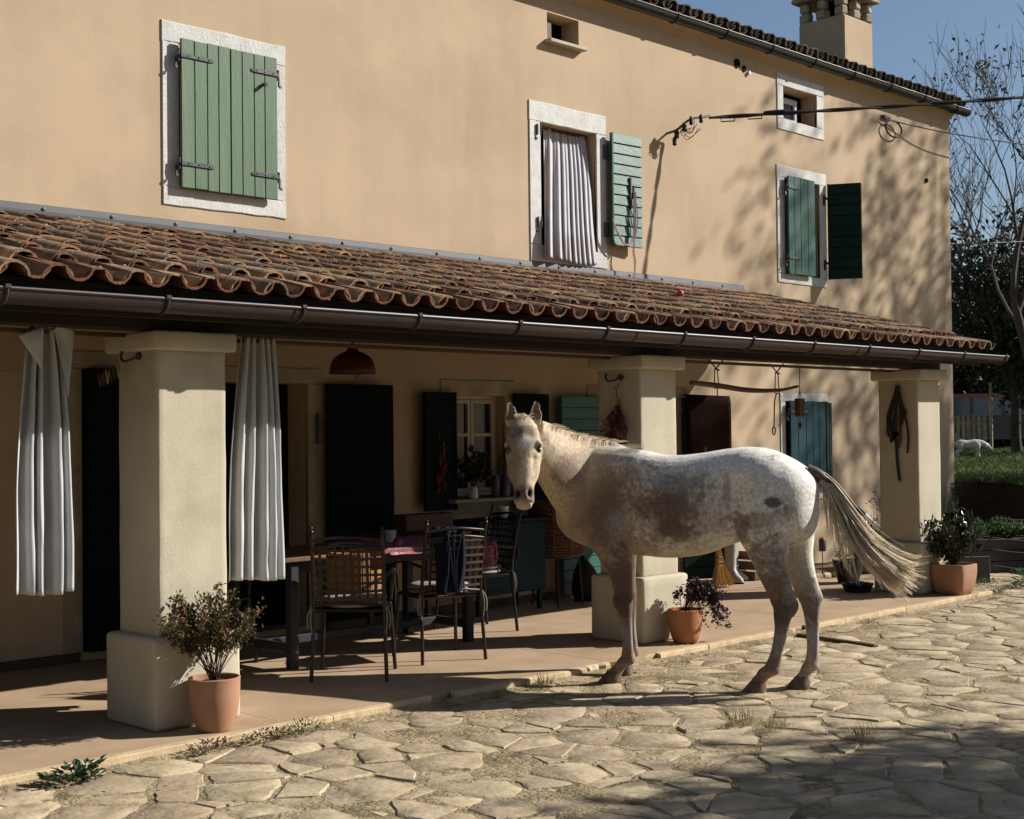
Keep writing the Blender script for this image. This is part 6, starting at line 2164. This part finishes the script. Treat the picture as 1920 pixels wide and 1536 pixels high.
paint(DARK, .75 * soft(gb(S_, .42, .08) * gb(Z_, 1.385, .018) - .5 + .4 * nz, .09))
paint(BROWN, .55 * soft(gb(S_, -.25, .035) * gb(Z_, 1.14, .12) - .5 + .4 * nz, .10))
paint(BROWN, .55 * soft(gb(S_, -.10, .03) * gb(Z_, 1.12, .05) - .55 + .5 * nz, .07))
paint(DARK, .85 * soft(gb(S_, -.52, .055) * gb(Z_, 1.08, .035) - .50 + .45 * nz, .06) * near)
paint(BROWN, .8 * soft(gb(S_, -.33, .06) * gb(Z_, .92, .13) - .5 + .4 * nz, .10))
paint(BROWN, .80 * soft((.86 - Z_) + .30 * nz - .02, .055) * (S_ < -.25) * soft(gb(S_, -.42, .16) - .3, .1))
paint(TAN * .8, .55 * soft(gb(S_, -.45, .2) * gb(Z_, .98, .05) - .4 + .7 * nz, .10) * (S_ < -.2))
legs = soft(.70 - Z_, .05)
paint(BROWN * 1.25, .80 * legs * soft(.35 + .75 * nz, .2))
paint(DARK * 1.2, .65 * soft(gb(Z_, .43, .08) - .45 + .3 * nz, .1) * (Z_ < .7))
paint(GREY * 1.05, .45 * soft(gb(Z_, .24, .08) - .5 + .5 * nz, .1) * (Z_ < .7))
paint(WHITE, .55 * (Z_ < .85) * (S_ < -.2) * soft(-T_ * 8 - .35 + .3 * nz, .15) * soft(Z_ - .55, .08))
paint(TAN, .5 * soft(.10 - Z_, .03))
belly = soft(.80 - Z_, .02) * (S_ > -.2) * (S_ < .40) * (Z_ > .7)
paint(CREAM * .95, .55 * belly)
paint(BROWN, .70 * soft(.72 - Z_ + .2 * nz, .04) * (S_ > .3) * (Z_ > .40))
# head: own colours, plus shade painted on cheek, muzzle, nostrils and ears
paint(CREAM * 1.02, .9 * hm_)
paint(BROWN * 1.3, .60 * hm_ * soft(gb(X_, -.065, .045) * gb(Q_, .28, .18) - .42 + .4 * nz, .12))  # cheek away from the sun, its shade painted brown
paint(DARK * 1.5, .75 * hm_ * soft(gb(Q_, .09, .05) - .55 + .35 * nz, .09) * front)
paint(GREY * .8, .65 * hm_ * soft(gb(X_, .045, .03) * gb(Q_, .175, .05) - .45 + .4 * nz, .1))
paint(np.array((.62, .62, .62)), .95 * hm_ * soft(gb(X_, .0, .022) * gb(Q_, .155, .055) - .45 + .25 * nz, .07) * front)
paint(np.array((.55, .47, .36)), .7 * hm_ * soft(gb(X_, .018, .022) * gb(Q_, .34, .12) - .45 + .3 * nz, .08) * front)
paint(PINK * .85, .9 * hm_ * soft(Q_ - .425 + .03 * nz, .012))
paint(DARK * 1.5, .88 * hm_ * soft(Q_ - .425 + .02 * nz, .012) * soft(.4 * nz + .22 - 4 * (X_ - .03), .2) * soft(.508 - Q_, .008))  # dark muzzle skin, painted darker still on the side in shade
paint(DARK * .35, .98 * hm_ * soft(gb(np.abs(X_), .041, .018) * gb(Q_, .468, .027) - .42, .05))  # nostril hollows: their inner shade painted near black
paint(DARK * .8, .85 * hm_ * soft(gb(np.abs(X_), .093, .018) * gb(Q_, .195, .022) - .45, .08))
paint(CREAM * 1.1, .8 * hm_ * soft(Q_ - .522, .006))
paint(BROWN, .75 * ear * front)  # ear hollows painted darker in place of shade
at = me.attributes.new('coat', 'FLOAT_COLOR', 'POINT')
at.data.foreach_set('color', np.concatenate([np.clip(colr * 1.0, .01, 1), np.ones((n, 1))], axis=1).ravel().astype(np.float32))
# eyes
eye_m = mat('horse_eye', (.012, .009, .008), .08, .1, 20, 0, 20, spec=.8)
for s in (-1, 1):
    mb = MB()
    c = K(.197, s * .0885, .026)
    mb.lathe([(.001, -.019), (.012, -.015), (.019, 0), (.012, .015), (.001, .019)], 14)
    mb.v = [tuple(Vector(v) + c) for v in mb.v]
    mb.build('eye', eye_m, horse, 179)
# hooves
hoof_m = mat('hoof_horn', (.13, .085, .055), .6, .25, 30, .2, 60, col2=(.26, .17, .09), c2scale=14, c2lo=.5, c2hi=.7)
for (t, c0, c1) in ((.115, .508, .530), (-.176, .528, .54), (.147, -.405, -.385), (-.07, -.622, -.612)):
    rg = []
    for (z, fw, bw, lt, sh) in ((.022, .046, .040, .046, 0), (.010, .052, .044, .050, .004), (-.015, .068, .050, .056, .010), (-.044, .088, .058, .063, .016), (-.0495, .086, .056, .061, .016)):
        ring = []
        for j in range(24):
            a = 2 * PI * j / 24
            ring.append(H(c0 + sh + (fw if math.cos(a) > 0 else bw) * math.cos(a), t + lt * math.sin(a), z))
        rg.append(ring)
    mb = MB(); mb.rings(rg); mb.build('hoof', hoof_m, horse, 50)
# mane, forelock and tail
hair_m = mat('horse_hair', (1.1, .96, .72), .5, .15, 12, 0, 20, orand=.22, spec=.3, trans=.30)
hair_d = mat('dark_horse_hair', (.20, .14, .10), .55, .25, 12, 0, 20, orand=.5, spec=.25)
rr = random.Random(301)
def strand(mb, pts, r0, r1, k=7):
    P = catmull(pts, k)
    mb.tube(P, [r0 + (r1 - r0) * q / (k - 1) for q in range(k)], 3, False)
mb = MB(); md = MB()
crest = catmull([(.36, .0, 1.388), (.48, 0, 1.404)] + [tuple(q) for q in crest[3:]], 60)
for k in range(150):
    u = rr.random() ** .8
    i = min(int((.10 + .90 * u) * 59), 58)
    p = Vector(crest[i]); d = (Vector(crest[i + 1]) - p).normalized()
    ln = rr.uniform(.006, .022) * (1 if u > .35 else .6)
    tt = rr.uniform(-.02, .02)
    tip = p + Vector((-d.x * .2 + rr.uniform(-.012, .012), tt * .8 + rr.uniform(-.015, .015), 0)) + Vector((-d.z * .8, 0, d.x)) * ln
    tgt = mb
    tgt.cur = rr.random()
    dz = Vector((0, 0, .026)); tip = tip - dz
    strand(tgt, [H(p.x, p.y + tt, p.z - .040), H(*(p.lerp(tip, .5) - dz * .6)), H(*tip)], .0018, .0005, 4)
for k in range(14):
    u = rr.random()
    p = Vector((.54 - .20 * u, rr.uniform(-.02, .02), 1.405 - .008 * u))
    md.cur = rr.random()
    strand(md, [H(*p), H(p.x - .03, p.y + .015, p.z - .002), H(p.x - .06, p.y + .03, p.z - .014)], .0022, .0006, 5)
mb.build('mane', hair_m, horse, 179)
md.build('dark_mane', hair_d, horse, 179)
mb = MB()
for k in range(60):
    x = rr.uniform(-.04, .045)
    p0 = K(-.015 + rr.uniform(-.01, .015), x, -.005 + rr.uniform(-.02, .02))
    sgn = 1 if rr.random() < .6 else -1
    p1 = p0 + UPV * rr.uniform(.004, .022) + HX * sgn * rr.uniform(.004, .02) + HN * .012
    p2 = p1 + HX * sgn * rr.uniform(.005, .03) - UPV * rr.uniform(.0, .03) + HN * rr.uniform(.01, .025)
    mb.cur = rr.random(); strand(mb, [p0, p1, p2], .0018, .0005, 6)
mb.build('forelock', hair_m, horse, 179)
# tail: dock continues the spine, hair streams back to the right
tl = empty('tail', (0, 0, 0)); tl.parent = horse
mb = MB()
dock = [(-.68, 0, 1.262), (-.745, -.01, 1.235), (-.80, -.02, 1.17), (-.84, -.03, 1.08), (-.87, -.04, .98)]
dp = catmull(dock, 14)
mb.tube([H(*p) for p in dp], [.040 - .0022 * k for k in range(14)], 10)
mb.build('dock', hair_d, tl, 60)
path = catmull([(-.70, -.01, 1.245), (-.80, -.02, 1.175), (-.885, -.04, 1.03), (-.965, -.06, .885), (-1.08, -.09, .750), (-1.215, -.13, .650), (-1.29, -.15, .618)], 40)
ht, hd_ = MB(), MB()
locks = []
for k in range(95):
    u0 = .02 + .46 * rr.random() ** 1.4
    L = rr.uniform(.34, .66) if u0 > .25 else rr.uniform(.42, .98)
    locks.append((u0, min(1.08, u0 + L), rr.gauss(0, .5), rr.gauss(0, .55), rr.uniform(-.5, .5)))
for k in range(1900):
    u0, u1, lat, ver, cv = rr.choice(locks)
    u1 = min(u1, rr.uniform(.70, 1.02) + .12 * abs(rr.gauss(0, .6))) * rr.uniform(.92, 1.04)
    j1, j2 = rr.gauss(0, .09), rr.gauss(0, .08)
    if rr.random() < .07: j1, j2 = rr.gauss(0, .4), rr.gauss(0, .4)
    pts = []
    for q in range(8):
        u = u0 + (u1 - u0) * q / 7
        i = min(int(u * 39), 38)
        p = Vector(path[i]) + (Vector(path[i + 1]) - Vector(path[i])) * (u * 39 - i)
        d = (Vector(path[min(i + 1, 39)]) - Vector(path[max(i - 1, 0)])).normalized()
        up = Vector((-d.z, 0, d.x)); up = up if up.z > 0 else -up
        g = q / 7
        spread = (.020 + .115 * g ** 1.1 * (u ** .8))
        p = p + up * (spread * (ver + j2 * (1 - .5 * g) + .22 * cv * math.sin(PI * g))) + Vector((0, 1, 0)) * (.02 + .06 * g) * (lat + j1)
        p.z -= .035 * g * g * (1 - min(1, u1)) * 4
        pts.append(H(*p))
    tgt = hd_ if (u0 < .06 and rr.random() < .25) else ht
    tgt.cur = rr.random()
    strand(tgt, pts, .0029, .0006, 9)
for k in range(150):      # short hairs hanging straight down below the dock
    u0 = rr.uniform(.10, .42); i = int(u0 * 39)
    p = Vector(path[i]); L = rr.uniform(.20, .42)
    x = rr.uniform(-.05, .01)
    pts = [H(p.x, p.y, p.z - .01), H(p.x + x * .2 - .01, p.y + rr.uniform(-.02, .03), p.z - L * .5), H(p.x + x - .015, p.y + rr.uniform(-.03, .04), p.z - L)]
    ht.cur = rr.random(); strand(ht, pts, .0026, .0006, 7)
ht.build('tail_hair', hair_m, tl, 179)
hd_.build('dark_tail_hair', hair_d, tl, 179)
